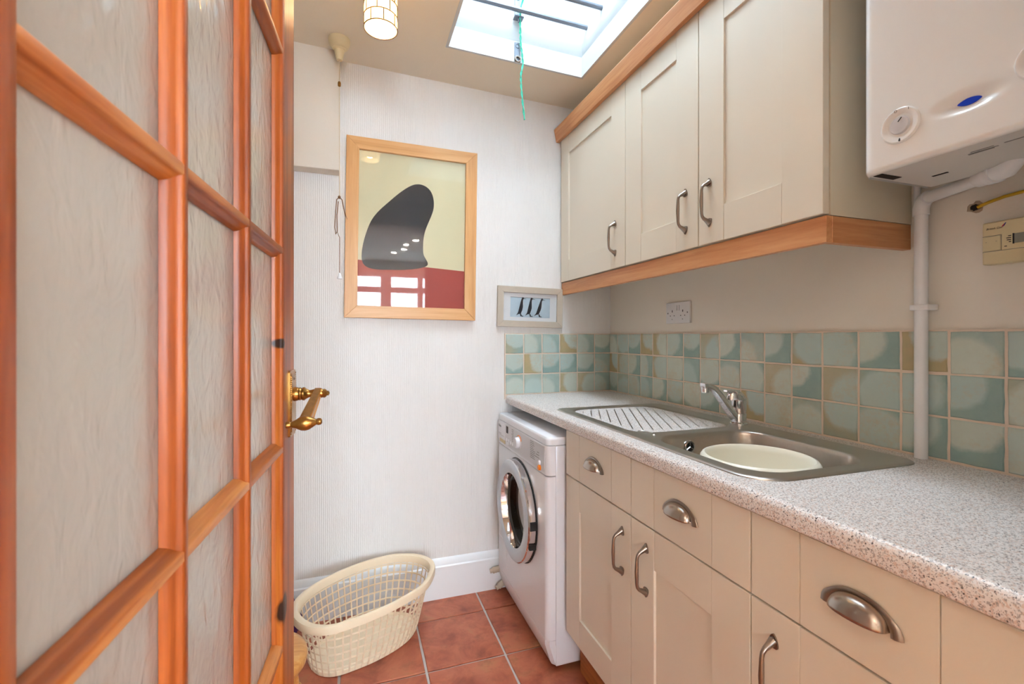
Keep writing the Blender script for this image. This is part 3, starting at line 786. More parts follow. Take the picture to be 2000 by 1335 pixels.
# ---- worktop
WX0 = .690
mb = MB()
pf = [(XW - .006, .92)] + [(WX0 + .014 - .014 * math.sin(a), .906 + .014 * math.cos(a)) for a in [R(v) for v in range(0, 91, 15)]] + [(WX0 + .006 - .006 * math.cos(a), .886 - .006 * math.sin(a)) for a in [R(v) for v in range(0, 91, 30)]] + [(XW - .006, .88)]
# opening for the sink bowl
SBX0, SBX1, SBY0, SBY1 = .768, 1.120, .712, 1.095
def slab(y0, y1): mb.loft([[(x, y, z) for x, z in pf] for y in (y0, y1)], True, True, True)
slab(.155, SBY0 - .01); slab(SBY1 + .01, YB - .005)
pf2 = [(x if x < SBX0 - .02 else SBX0 - .012, z) for x, z in pf]
mb.loft([[(x, y, z) for x, z in pf2] for y in (SBY0 - .01, SBY1 + .01)], True, True, True)
mb.box(SBX1 + .012, XW - .006, SBY0 - .01, SBY1 + .01, .88, .92)
WT = single('worktop', mb, 'laminate', 'grey speckled laminate worktop with rounded front edge', 'worktop', angle=50)
# ---- sink
SKN = thing('sink', 'stainless steel sink with ribbed drainer set in the worktop', 'sink', (.97, 1.16, .92))
OX0, OX1, OY0, OY1 = .733, 1.205, .676, 1.642
orr = [.05, .035, .085, .05]
def oring(d, z): return [(x, y, z) for x, y in rrect(OX0 + d, OX1 - d, OY0 + d, OY1 - d, [max(r - d, .004) for r in orr], 8)]
def bring(d, z, r=.088): return [(x, y, z) for x, y in rrect(SBX0 + d, SBX1 - d, SBY0 + d, SBY1 - d, [max(r - d, .01)] * 4, 10)]
DX0, DX1, DY0, DY1 = .768, 1.140, 1.135, 1.612
def dring(d, z): return [(x, y, z) for x, y in rrect(DX0 + d, DX1 - d, DY0 + d, DY1 - d, [.07 - d] * 4, 8)]
mb = MB()
ZP = .9245
mb.loft([oring(0, .9202), oring(.001, .9225), oring(.004, .9245), oring(.009, .9250), oring(.015, ZP)])
mb.loft([bring(0, ZP), bring(.003, ZP - .0008), bring(.006, ZP - .004), bring(.008, ZP - .012), bring(.016, .80), bring(.022, .782), bring(.034, .772), bring(.055, .769)], True, False, True)
mb.loft([dring(0, ZP), dring(.006, ZP - .0012), dring(.010, ZP - .0042), dring(.014, ZP - .005)], True, False, True)
# flat plate between the three outlines
bm2 = bmesh.new()
for ring in (oring(.015, ZP), bring(0, ZP), dring(0, ZP)):
    vs2 = [bm2.verts.new(p) for p in ring]
    for i in range(len(vs2)): bm2.edges.new((vs2[i], vs2[(i + 1) % len(vs2)]))
bmesh.ops.triangle_fill(bm2, use_beauty=True, edges=bm2.edges[:], normal=(0, 0, 1))
mb.merge(bm2)
bmesh.ops.remove_doubles(mb.bm, verts=mb.bm.verts[:], dist=.00005)
part('basin', mb, 'steel', SKN, angle=32)
# diagonal drainer ribs
dv = Vector((.46, .89)).normalized(); nvv = Vector((dv.y, -dv.x))
def inside(p, d=.022):
    x0, x1, y0, y1, r = DX0 + d, DX1 - d, DY0 + d, DY1 - d, .05
    qx = abs(p.x - (x0 + x1) / 2) - ((x1 - x0) / 2 - r); qy = abs(p.y - (y0 + y1) / 2) - ((y1 - y0) / 2 - r)
    return math.hypot(max(qx, 0), max(qy, 0)) + min(max(qx, qy), 0) - r < 0
dc = Vector(((DX0 + DX1) / 2, (DY0 + DY1) / 2))
for k in range(-8, 9):
    base_ = dc + nvv * k * .030
    ok = [s_ * .004 for s_ in range(-90, 91) if inside(base_ + dv * s_ * .004)]
    if len(ok) < 8: continue
    a, b = base_ + dv * min(ok), base_ + dv * max(ok)
    n_ = 14; pts = []; rd = []
    for i in range(n_ + 1):
        f = i / n_; p = a.lerp(b, f); e = min(f, 1 - f) * (b - a).length
        pts.append((p.x, p.y, ZP - .0060)); rd.append(.0068 * min(1, math.sqrt(max(e, .0004) / .02)))
    part('drainer_rib', MB().tube(pts, rd, 12, flat=.24), 'steel', SKN, angle=70)
ov = MB(); oy_ = SBY1 - .012
ov.lathe([(.011, -.001), (.0165, 0), (.0175, .002), (.016, .0035), (.0125, .003), (.0115, .0005)], (.905, oy_, .888), (0, -1, .1), 22, True, False)
OVF = part('overflow', ov, 'chrome', SKN)
mb = MB()
for a in (90, 210, 330): mb.tube([Vector((.905, oy_ - .0025, .888)), Vector((.905 + .0135 * math.cos(R(a)), oy_ - .0025, .888 + .0135 * math.sin(R(a))))], .0016, 6)
part('spoke', mb, 'chrome', OVF)
part('overflow_hole', MB().lathe([(.0125, .0), (.0125, .0012)], (.905, oy_, .888), (0, -1, .1), 18), 'rubber', OVF)
part('waste', MB().lathe([(.038, 0), (.040, .002), (.034, .003), (.030, .0005)], (.95, .90, .769), n=24), 'chrome', SKN)
mb = MB(); mb.tube([(.80 + .016 * math.cos(2 * PI * k / 20), 1.150 + .024 * math.sin(2 * PI * k / 20), ZP - .002) for k in range(20)], .0022, 6, True)
mb.tube([(.800, 1.105, ZP), (.808, 1.122, ZP)], .003, 8)
part('pressed_mark', mb, 'steel', SKN)
# ---- tap
tx_, ty_ = 1.160, 1.160; tz = ZP
TAP = thing('mixer_tap', 'chrome single-lever mixer tap on the sink', 'tap', (tx_, ty_, tz))
part('base', MB().lathe([(.0275, 0), (.0275, .004), (.0235, .008)], (tx_, ty_, tz), n=28), 'chrome', TAP)
part('body', MB().lathe([(.0225, .006), (.0225, .034), (.0218, .035), (.0225, .036), (.0225, .078), (.0215, .079)], (tx_, ty_, tz), n=28), 'chrome', TAP)
sp = MB(); d_ = Vector((-1, .03, 0)).normalized(); sdv = Vector((0, 0, 1)).cross(d_)
path = [(.002, .010, .015, .011), (.018, .024, .0148, .011), (.040, .050, .014, .0105), (.062, .077, .0132, .010), (.082, .101, .0126, .0095), (.098, .116, .0122, .009), (.114, .124, .012, .0088), (.130, .1265, .0118, .0088), (.138, .1255, .0116, .0086)]
rings = []
for i, (h, z, wv_, tv_) in enumerate(path):
    p = Vector((tx_, ty_, tz)) + d_ * h + Vector((0, 0, z))
    q0, q1 = path[max(i - 1, 0)], path[min(i + 1, len(path) - 1)]
    tg = (d_ * (q1[0] - q0[0]) + Vector((0, 0, q1[1] - q0[1]))).normalized(); nn = tg.cross(sdv).normalized()
    rings.append([p + sdv * (u * wv_) + nn * (v * tv_) for u, v in rrect(-1, 1, -1, 1, .35, 3)])
sp.loft(rings, True, True, True)
SPO = part('spout', sp, 'chrome', TAP, angle=30)
pe = Vector((tx_, ty_, tz)) + d_ * .129 + Vector((0, 0, .122))
part('aerator', MB().lathe([(.0115, 0), (.0120, -.004), (.0120, -.016), (.0105, -.018), (.006, -.018)], pe, n=20), 'chrome', SPO)
lv = MB()
rings = []
for k in range(0, 11):   # domed lever cap sweeping forward to a tongue
    f = k / 10; a = f * PI / 2
    c = Vector((tx_, ty_, tz + .079)) + d_ * (.022 * f)
    rr = .0228 * math.cos(a) ** .6 if k < 10 else .0015
    rings.append([c + Vector((0, 0, .030 * math.sin(a))) + d_ * (math.cos(2 * PI * q / 24) * (rr + (.022 * (1 - f) if math.cos(2 * PI * q / 24) > 0 else 0))) + sdv * math.sin(2 * PI * q / 24) * rr for q in range(24)])
lv.loft(rings, True, True, True)
lv.loft([[Vector((tx_, ty_, tz)) + d_ * h + Vector((0, 0, z)) + sdv * u * w2 + Vector((0, 0, v * t2)) for u, v in rrect(-1, 1, -1, 1, .5, 3)] for h, z, w2, t2 in ((.0, .096, .014, .007), (.022, .100, .012, .006), (.042, .105, .0105, .0045), (.052, .107, .008, .003))], True, True, True)
part('lever', lv, 'chrome', TAP, angle=50)
# ---- washing-up bowl
bcx, bcy = .908, .850
mb = MB(); pb = [(.088, .774), (.100, .776), (.108, .790), (.122, .888), (.125, .897), (.133, .896), (.1365, .889), (.1355, .8865), (.134, .889), (.130, .8925), (.1265, .902), (.1225, .9015), (.119, .893), (.104, .792), (.097, .780), (.03, .779)]
pb = [(.085, .774), (.099, .776), (.107, .790), (.121, .880), (.1245, .884), (.1330, .880), (.1365, .884), (.1360, .892), (.131, .898), (.125, .900), (.1205, .896), (.1185, .886), (.104, .792), (.097, .780), (.03, .779)]
pb = [(r_ * .94, .774 + (z_ - .774) * 1.165) for r_, z_ in pb]
mb.lathe(pb, (bcx, bcy, 0), n=56, cap0=True, cap1=True)
single('washing_up_bowl', mb, 'bowl_cream', 'round cream plastic washing-up bowl standing in the sink', 'bowl', angle=40)
# ---- wall cabinets
XU = .978; UZ0, UZ1 = 1.473, 2.186
UY = [2.112, 1.5295, 1.1322, .740]
def wall_unit(label, cols, hs, near_panel):
    ya, yb = UY[cols[0]], UY[cols[-1] + 1]
    t_ = thing('wall_cabinet', label, 'cabinet', (1.12, (ya + yb) / 2, UZ0), group='wall cabinets')
    mb = MB(); mb.box(XU + .021, XW - .002, ya - .017, ya, UZ0, UZ1 + .004)
    mb.box(XU + .021, XW - .002, yb, yb + .018, UZ0 + (0 if near_panel else 0), UZ1 + .004)
    mb.box(XU + .021, XW - .002, yb + .018, ya - .017, UZ0 + .004, UZ0 + .022); mb.box(XU + .021, XW - .002, yb + .018, ya - .017, UZ1 - .014, UZ1 + .004)
    mb.box(XW - .012, XW - .002, yb + .018, ya - .017, UZ0 + .022, UZ1 - .014)
    part('carcass', mb, 'carcass', t_)
    for c, h, (s0, s1) in hs:
        a, b = UY[c] - .0018, UY[c + 1] + .0018
        d = shaker('door', t_, XU, a, b, UZ0 + .002, UZ1, s0, s1, .092, .1)
        bow_handle(d, XU, h, 1.532, 1.655)
    return t_
wall_unit('cream single-door wall cabinet beside the back wall', (0,), ((0, 1.602, (.085, .1)),), False)
wall_unit('cream double-door wall cabinet next to the boiler', (1, 2), ((1, 1.189, (.1, .1)), (2, 1.086, (.098, .105))), True)
# cornice and pelmet
CO = thing('cornice', 'beech cornice strip along the top of the wall cabinets', 'cornice', (.96, 1.42, UZ1))
mb = MB(); cpf = [(.952, 2.178), (.997, 2.178), (.997, 2.190), (1.01, 2.190), (1.01, 2.240), (.946, 2.240), (.944, 2.236)]
cpf = [(.958, 2.178), (.975, 2.178), (.975, 2.187), (1.00, 2.190), (1.00, 2.242), (.948, 2.242), (.946, 2.238)]
mb.loft([[(x, y, z) for x, z in cpf] for y in (.716, YB - .003)], True, True, True); part('front_strip', mb, 'beech', CO)
mb = MB(); mb.box(1.001, XW - .002, .716, .738, 2.190, 2.240); part('return_strip', mb, 'beech_x', CO)
PE = thing('pelmet', 'beech light pelmet under the wall cabinets', 'pelmet', (1.0, 1.42, 1.412))
part('front_strip', B(.986, 1.004, .7402, 2.120, 1.412, UZ0 - .0015, bev=.001, seg=1), 'beech', PE)
part('return_strip', B(1.0045, XW - .004, .740, .758, 1.412, UZ0 - .0015, bev=.001, seg=1), 'beech_x', PE)

# ================================================================ WASHING MACHINE
mx0, my0, my1 = .645, 1.510, 2.106
WM = thing('washing_machine', 'white front-loading washing machine under the worktop', 'washing machine', (.95, 1.808, 0))
part('body', B(mx0 + .035, 1.235, my0, my1, .022, .812, bev=.004), 'wm_white', WM)
mb = MB(); DCY, DCZ, DR = 1.800, .490, .200
# front panel with a round opening
fr_ = rrect(my0, my1, .040, .704, .003, 2)
bm2 = bmesh.new()
o1 = [bm2.verts.new((mx0, y, z)) for y, z in rrect(my0 + .02, my1 - .02, .118, .702, .002, 2)]
o2 = [bm2.verts.new((mx0, DCY + .155 * math.cos(2 * PI * k / 48), DCZ + .155 * math.sin(2 * PI * k / 48))) for k in range(48)]
for L in (o1, o2):
    for i in range(len(L)): bm2.edges.new((L[i], L[(i + 1) % len(L)]))
bmesh.ops.triangle_fill(bm2, use_beauty=True, edges=bm2.edges[:], normal=(-1, 0, 0)); mb.merge(bm2)
# rounded vertical edges of the front and returns
for (ya, sg) in ((my0, 1), (my1, -1)):
    arc = [(mx0 + .020 - .020 * math.cos(a), ya + sg * (.020 - .020 * math.sin(a))) for a in [R(v) for v in range(0, 91, 15)]] + [(mx0 + .034, ya)]
    mb.loft([[(x, y, z) for x, y in arc] for z in (.118, .702)], False)
mb.lathe([(.155, 0), (.152, .012), (.15, .03)], (mx0, DCY, DCZ), (1, 0, 0), 48, False, False)
part('front_panel', mb, 'wm_white', WM, angle=40)
def fascia(z0, z1, name, mat, bev=.0):
    pl_ = [(mx0 + .034, my0)] + [(mx0 + .020 - .020 * math.cos(a), my0 + .020 - .020 * math.sin(a)) for a in [R(v) for v in range(90, -1, -15)]] + [(mx0 + .020 - .020 * math.cos(a), my1 - .020 + .020 * math.sin(a)) for a in [R(v) for v in range(0, 91, 15)]] + [(mx0 + .034, my1)]
    m_ = MB(); m_.loft([[(x, y, z) for x, y in pl_] for z in (z0, z1)], True, True, True); return part(name, m_, mat, WM, angle=40)
fascia(.707, .7065 + .1055, 'control_panel_body', 'wm_white')
fascia(.704, .7065, 'seam_strip', 'wm_grey')
mb = MB(); pk = [(mx0 + .046, my0)] + [(mx0 + .012, my0 + .010)] + [(mx0 + .012, my1 - .010), (mx0 + .046, my1)]
kick = MB(); kick.loft([[(mx0 + dx + .034 * 1, my0, z), (mx0 + dx + .012, my0 + .003, z), (mx0 + dx, my0 + .018, z), (mx0 + dx, my1 - .018, z), (mx0 + dx + .012, my1 - .003, z), (mx0 + dx + .034, my1, z)] for z, dx in ((.116, 0), (.10, 0), (.035, .020), (.024, .026))], True, True, True)
part('kick_panel', kick, 'wm_white', WM)
lid = MB(); lp = rrect(mx0 + .002, 1.235, my0 + .001, my1 - .001, [.004, .02, .02, .004], 5)
lid.loft([[(x, y, .814) for x, y in lp], [(x, y, .832) for x, y in lp]] + [[(lerp(.95, x, 1 - .010 * k_ / .3), lerp(1.808, y, 1 - .010 * k_ / .3), z) for x, y in lp] for k_, z in ((.12, .838), (.4, .841))], True, True, True)
part('lid', lid, 'wm_white', WM, angle=40)
# control panel details
CP = part('control_panel', B(mx0 - .0012, mx0 + .002, my0 + .022, 2.095, .716, .808), 'wm_grey', WM)
part('detergent_drawer', B(mx0 - .0026, mx0, 1.985, 2.088, .722, .806, bev=.001), 'wm_white', CP)
part('drawer_grip', B(mx0 - .0032, mx0 - .0005, 1.985, 2.065, .7165, .732), 'ivory_dark', CP)
part('display', B(mx0 - .0026, mx0, 1.944, 1.968, .772, .802), 'ink', CP)
part('knob', MB().lathe([(.026, 0), (.026, .003), (.0225, .004), (.0215, .017), (.019, .0195), (.002, .0195)], (mx0 - .001, 1.800, .764), (-1, 0, 0), 28), 'wm_white', CP)
mb = MB(); mb.tube([(mx0 - .0022, 1.800 + .029 * math.cos(a), .764 + .029 * math.sin(a)) for a in [R(v) for v in range(20, 161, 10)]], .0016, 6); part('knob_mark', mb, 'orange_plastic', CP)
for i, (y, z) in enumerate(((1.962, .742), (1.935, .742), (1.908, .740), (1.945, .728), (1.885, .735))):
    part('button', MB().lathe([(.008, 0), (.008, .002), (.006, .0035), (.001, .0035)], (mx0 - .001, y, z), (-1, 0, 0), 14), 'wm_white', CP)
part('start_button', MB().lathe([(.0085, 0), (.0085, .005), (.006, .007), (.001, .007)], (mx0 - .001, 1.572, .740), (-1, 0, 0), 16), 'wm_white', CP)
part('door_button', MB().lathe([(.0105, 0), (.0105, .005), (.008, .008), (.001, .008)], (mx0 - .001, 1.572, .722), (-1, 0, 0), 18), 'orange_plastic', CP)
mb = MB()
rnd = random.Random(3)
for i in range(10):
    z = .800 - i * .007
    mb.box(mx0 - .0016, mx0 - .001, 1.650 - rnd.uniform(.01, .03), 1.672, z, z + .0018)
    if i < 8: mb.box(mx0 - .0016, mx0 - .001, 1.870, 1.890 + rnd.uniform(0, .01), z, z + .0018)
for i in range(3): mb.box(mx0 - .0016, mx0 - .001, 1.58, 1.60 + .012 * i, .772 - .010 * i, .774 - .010 * i)
mb.box(mx0 - .0030, mx0 - .0024, 2.04, 2.08, .753, .7545); mb.box(mx0 - .0030, mx0 - .0024, 2.00, 2.07, .747, .7482)
tag(part('printed_legend', mb, 'ink_grey', CP), kind='stuff')
def wall_text(body, size, X, y, z, mat, parent, shear=0.0, facing=-1):
    me = text_mesh(body, size, .00015, shear)
    # text x -> -y (reads left to right when seen from -x), text y -> z, depth -> -x
    me.transform(Matrix(((0, 0, -1, X), (-1, 0, 0, y), (0, 1, 0, z), (0, 0, 0, 1))))
    return link('lettering', me, mat, parent)
wall_text('Miele', .017, mx0 - .0029, 2.079, .783, 'ink', CP)
# porthole door
dr = MB(); dr.lathe([(.203, .000), (.2065, .002), (.2055, .005)], (mx0, DCY, DCZ), (-1, 0, 0), 64, False, False)
part('door_gasket', dr, 'rubber', WM)
dr = MB(); dr.lathe([(.202, .004), (.2035, .012), (.202, .032), (.198, .036)], (mx0, DCY, DCZ), (-1, 0, 0), 64, False, False)
DRING = part('door', dr, 'chrome', WM, angle=40)
dr = MB(); dr.lathe([(.198, .036), (.188, .040), (.168, .0405), (.152, .038), (.147, .034)], (mx0, DCY, DCZ), (-1, 0, 0), 64, False, False)
part('door_ring', dr, 'wm_ring', DRING, angle=50)
dr = MB(); dr.lathe([(.147, .034), (.143, .020), (.140, .004)], (mx0, DCY, DCZ), (-1, 0, 0), 64, False, False)
part('inner_rim', dr, 'chrome', DRING, angle=50)
gl = MB(); gl.lathe([(.140, .006), (.136, .004), (.125, -.010), (.110, -.045), (.095, -.075), (.05, -.088), (.002, -.090)], (mx0, DCY, DCZ), (-1, 0, 0), 48, False, True)
part('door_glass', gl, 'dark_glass', DRING, angle=60)
dm = MB(); dm.lathe([(.150, -.028), (.165, -.032), (.168, -.05), (.225, -.07), (.235, -.09), (.235, -.35), (.22, -.37), (.002, -.37)], (mx0, DCY, DCZ), (-1, 0, 0), 40, False, True)
DRUM = part('drum', dm, 'drum_steel', WM, angle=40)
part('gasket', MB().lathe([(.151, -.010), (.150, -.028), (.140, -.036), (.152, -.05), (.172, -.052)], (mx0, DCY, DCZ), (-1, 0, 0), 40, False, False), 'drum_dark', WM, angle=60)
mb = MB()
for a in (20, 140, 260):
    c_, s_ = math.cos(R(a)), math.sin(R(a))
    mb.tube([(mx0 + .11, DCY + .215 * c_, DCZ + .215 * s_), (mx0 + .33, DCY + .215 * c_, DCZ + .215 * s_)], .022, 8)
part('paddle', mb, 'drum_steel', DRUM)
part('door_catch', B(mx0 - .030, mx0 - .004, DCY - .2055, DCY - .196, DCZ - .010, DCZ + .022), 'rubber', DRING)
part('door_catch', B(mx0 - .030, mx0 - .004, DCY - .1975, DCY - .185, DCZ - .085, DCZ - .065), 'rubber', DRING)
part('filter_flap', B(mx0 - .0012, mx0 + .004, 1.965, 2.08, .155, .275, bev=.0008, seg=1), 'wm_white', WM)
mb = MB()
for y in (my0 + .05, my1 - .05):
    for x in (mx0 + .10, 1.18): mb.lathe([(.020, 0.0005), (.022, .004), (.020, .014), (.010, .016), (.010, .026)], (x, y, 0), n=14)
part('foot', mb, 'rubber', WM)
# inlet and drain hoses ends beside the skirting
for i, (p0, p1, r_) in enumerate((((.655, 2.088, .105), (.615, 2.092, .098), .013), ((.675, 2.090, .038), (.640, 2.080, .024), .013))):
    mb = MB(); a, b = Vector(p0), Vector(p1); mb.tube([a.lerp(b, f / 8) for f in range(9)], [r_ * (1 + .12 * (f % 2)) for f in range(9)], 12)
    mb.tube([b, b + (b - a).normalized() * .012], r_ * .75, 10)
    part('hose', mb, 'hose', WM)

# ================================================================ BOILER, PIPE, CONTROLS ON THE RIGHT WALL
bX, bY0, bY1, bZ0, bZ1 = .950, .313, .643, 1.518, 2.24
BO = thing('boiler', 'glossy white wall-hung boiler with dial and blue lamp', 'boiler', (1.1, (bY0 + bY1) / 2, bZ0))
NY, NZ = 90, 150; mb = MB(); grid = []
ce = (.476, 1.5905)
for j in range(NZ + 1):
    row = []
    z = bZ0 + (bZ1 - bZ0) * (j / NZ) ** 1.5
    for i in range(NY + 1):
        y = bY0 + (bY1 - bY0) * i / NY
        e = min(y - bY0, bY1 - y); ez = min(z - bZ0, bZ1 - z)
        x = bX + .0002
        if e < .022: x += .022 - math.sqrt(max(.022 ** 2 - (.022 - e) ** 2, 0))
        if ez < .010: x += .010 - math.sqrt(max(.010 ** 2 - (.010 - ez) ** 2, 0))
        u = (y - ce[0]) / .058; v = (z - ce[1]) / .021
        q = u * u + v * v
        if q < 1: x += .010 * (1 - q) ** 2
        row.append((x, y, z))
    grid.append(row)
mb.loft(grid, False)
fe = [(bX + .0322, bY0), (bX + .0322, bY1)]
part('front_cover', mb, 'boiler_white', BO, angle=60)
mb = MB()
mb.loft([[(bX + .022, bY1, z), (1.153, bY1, z)] for z in (bZ0, bZ1)], False); mb.loft([[(bX + .022, bY0, z), (1.153, bY0, z)] for z in (bZ0, bZ1)], False)
mb.poly([(bX + .010, bY0, bZ1), (1.153, bY0, bZ1), (1.153, bY1, bZ1), (bX + .010, bY1, bZ1)])
part('casing', mb, 'boiler_white', BO)
part('back_frame', B(1.16, XW - .001, bY0 + .015, bY1 - .02, 1.565, bZ1, bev=.002, seg=1), 'boiler_under', BO)
part('base_tray', B(bX + .014, 1.153, bY0 + .003, bY1 - .006, bZ0 + .001, bZ0 + .010), 'boiler_under', BO)
part('slot', B(bX + .018, bX + .075, bY1 - .028, bY1 - .012, bZ0 + .0002, bZ0 + .002), 'hole_dark', BO)
part('slot', B(bX + .125, bX + .131, bY1 - .075, bY1 - .050, bZ0 + .0002, bZ0 + .002), 'hole_dark', BO)
for i, (x, y, L) in enumerate(((.999, .48, .030), (1.006, .482, .040), (1.0, .435, .034), (1.01, .486, .034))):
    part('printed_line', B(x, x + .0022, y - L / 2, y + L / 2, bZ0 + .0004, bZ0 + .002), 'ink_grey', BO)
def dial(cy, cz, gauge):
    d = part('control_dial', MB().lathe([(.0325, -.002), (.0325, .001), (.0300, .0035), (.0265, .0035), (.0200, -.0005), (.0165, -.001)], (bX, cy, cz), (-1, 0, 0), 48, False, True), 'boiler_white', BO, angle=40)
    if not gauge:
        part('knob', MB().lathe([(.0160, -.003), (.0160, .003), (.0150, .0048), (.010, .0052), (.001, .0052)], (bX, cy, cz), (-1, 0, 0), 32), 'wm_grey', d, angle=40)
        mb = MB(); mb.tube([(bX - .0053, cy + .001, cz + .006), (bX - .0053, cy - .005, cz + .0125)], .0009, 6); part('pointer', mb, 'ink', d)
        mb = MB(); mb.tube([(bX - .0036, cy + .006 + .0022 * math.cos(2 * PI * k / 14), cz + .0276 + .0022 * math.sin(2 * PI * k / 14)) for k in range(14)], .00035, 5, True); part('dial_symbol', mb, 'ink', d); mb = MB()
        mb.tube([(bX - .0036, cy - .0150, cz + .0225), (bX - .0036, cy - .0150, cz + .0270)], .0004, 5); part('dial_symbol', mb, 'ink', d); mb = MB()
        mb.prism(closed_curve([(cy - .001, cz - .030), (cy + .0013, cz - .0285), (cy - .0006, cz - .0238), (cy - .0020, cz - .028)], 4), lambda u, v, t: (bX - t, u, v), .0030, .0038)
        part('dial_symbol', mb, 'ink', d)
    else:
        part('gauge_face', MB().lathe([(.020, -.002), (.020, .0005), (.001, .0005)], (bX, cy, cz), (-1, 0, 0), 30), 'wm_grey', d)
    return d
dial(.5725, 1.5915, False); dial(.385, 1.612, True)
part('indicator_lamp', MB().lathe([(.0155, 0), (.0150, .0012), (.010, .0024), (.001, .0028)], (bX + .0098, ce[0], ce[1] - .001), (-1, 0, 0), 32, sy=1, sx=.36) if False else MB().prism(closed_curve([(ce[0] - .0165, ce[1]), (ce[0] - .008, ce[1] + .0046), (ce[0] + .004, ce[1] + .0052), (ce[0] + .0155, ce[1]), (ce[0] + .006, ce[1] - .0048), (ce[0] - .006, ce[1] - .0052)], 5), lambda u, v, t: (bX + .0125 - t, u, v), 0, .0060), 'blue_lamp', BO, angle=40)
# waste pipe
PI_ = thing('waste_pipe', 'white plastic pipe running down the tiled wall to the worktop', 'pipe', (1.25, .708, .92))
pr_ = .0128; pX = XW - .022
part('pipe', MB().tube([(pX, .709, .9202), (pX, .709, 1.2), (pX, .709, 1.49)], pr_, 18), 'pvc', PI_)
bend = [(pX, .709, 1.485), (pX, .709, 1.500), (pX - .002, .705, 1.511), (pX - .008, .697, 1.518), (pX - .018, .684, 1.5195)]
part('elbow', MB().tube(bend, [.0155, .0155, .0155, .0152, .0150], 18), 'pvc', PI_)
e0 = Vector((pX - .012, .690, 1.5192)); e1 = Vector((1.150, .535, 1.513))
part('pipe', MB().tube([e0, e1], pr_, 18), 'pvc', PI_)
ev = (e1 - e0).normalized()
part('coupling', MB().tube([e1 - ev * .035, e1 - ev * .032, e1 - ev * .012, e1 - ev * .010, e1 - ev * .006, e1 - ev * .004, e1 + ev * .002, e1 + ev * .004, e1 + ev * .009], [.0150, .0168, .0170, .0185, .0185, .0175, .0178, .0195, .0195], 24), 'pvc', PI_)
part('pipe', MB().tube([e1 + ev * .004, e1 + ev * .030, e1 + ev * .045 + Vector((0, 0, .010)), e1 + ev * .05 + Vector((0, 0, .045))], .0165, 18), 'pvc', PI_)
part('pipe_clip', B(pX - .0155, XW - .001, .709 - .023, .709 + .0155, 1.264, 1.277, bev=.002), 'pvc', PI_)
# small back pipe beside the elbow
single('service_pipe', MB().tube([(XW - .012, .7225, 1.50), (XW - .012, .7225, 1.64)], .0065, 12), 'pvc', 'short thin white pipe rising behind the boiler base', 'pipe')
# hole in the plaster with a yellow cable
mb = MB(); rnd = random.Random(5); hy_, hz_ = .6195, 1.482
o_ = [(rnd.uniform(.0115, .017), rnd.uniform(.007, .0105)) for _ in range(16)]
ro = [(XW - .0004, hy_ + o_[k][0] * math.cos(2 * PI * k / 16), hz_ + o_[k][0] * .85 * math.sin(2 * PI * k / 16)) for k in range(16)]
rm = [(XW - .0024, hy_ + (o_[k][1] + .0025) * math.cos(2 * PI * k / 16), hz_ + (o_[k][1] + .0025) * .8 * math.sin(2 * PI * k / 16)) for k in range(16)]
ri = [(XW - .0006, hy_ + o_[k][1] * math.cos(2 * PI * k / 16), hz_ + o_[k][1] * .8 * math.sin(2 * PI * k / 16)) for k in range(16)]
mb.loft([ro, rm, ri]); part('plaster_edge', mb, 'broken_plaster', WALLR, angle=20)
mb = MB(); mb.bm.faces.new([mb.bm.verts.new((x - .0001, y, z)) for x, y, z in ri]); part('plaster_hole', mb, 'hole_dark', WALLR)
single('yellow_cable', MB().tube([(XW - .003, .615, 1.481), (XW - .006, .595, 1.486), (XW - .007, .57, 1.4905), (XW - .006, .54, 1.493), (XW - .006, .50, 1.492), (XW - .006, .44, 1.488)], .0034, 10), 'yellow_cable', 'yellow cable coming out of a hole in the wall', 'cable')
# heating controller
tX = 1.243
TC = thing('heating_controller', 'cream heating controller with small display on the right wall', 'controller', (1.255, .52, 1.352))
hb = part('housing', B(tX, XW - .001, .447, .5965, 1.352, 1.439, bev=.003), 'ivory', TC)
part('flap', B(tX - .0016, tX + .001, .567, .5945, 1.3795, 1.4095, bev=.0006, seg=1), 'ivory', TC)
mb = MB(); mb.box(tX - .0004, tX + .002, .455, .5955, 1.3780, 1.3788); mb.box(tX - .0004, tX + .002, .566, .5955, 1.4100, 1.4107); mb.box(tX - .0004, tX + .002, .5655, .5662, 1.3784, 1.4105)
part('groove', mb, 'ink_grey', hb)
DSP = part('display', B(tX - .0008, tX + .001, .500, .5478, 1.3895, 1.4085), 'lcd', TC)
part('display_edge', B(tX - .0012, tX + .001, .5462, .5486, 1.3885, 1.4092), 'ink', DSP)
for i, L in enumerate((.0045, .0070, .0065, .0035)): part('printed_line', B(tX - .0006, tX + .001, .5510, .5510 + L, 1.4048 - i * .0040, 1.4064 - i * .0040), 'ink', TC)
part('indicator', B(tX - .0010, tX + .001, .5575, .5610, 1.3848, 1.3862), 'ink', TC)
mb = MB(); mb.box(tX - .0020, tX - .001, .5720, .5740, 1.3980, 1.3986); mb.box(tX - .0020, tX - .001, .5880, .5900, 1.3978, 1.3984); part('flap_mark', mb, 'ink_grey', TC)
wall_text('British Gas', .0056, tX - .0004, .5898, 1.4235, 'ink', TC, .35)
mb = MB(); mb.prism(closed_curve([(.5648, 1.4262), (.5625, 1.4302), (.5588, 1.4340), (.5600, 1.4300), (.5628, 1.4265)], 4), lambda u, v, t: (tX - t, u, v), 0, .0006); part('logo_flame', mb, 'blue_print', TC)
mb = MB(); mb.prism(closed_curve([(.5655, 1.4258), (.5638, 1.4290), (.5610, 1.4318), (.5622, 1.4285), (.5642, 1.4262)], 4), lambda u, v, t: (tX - t, u, v), 0, .0008); part('logo_flame', mb, 'red_print', TC)
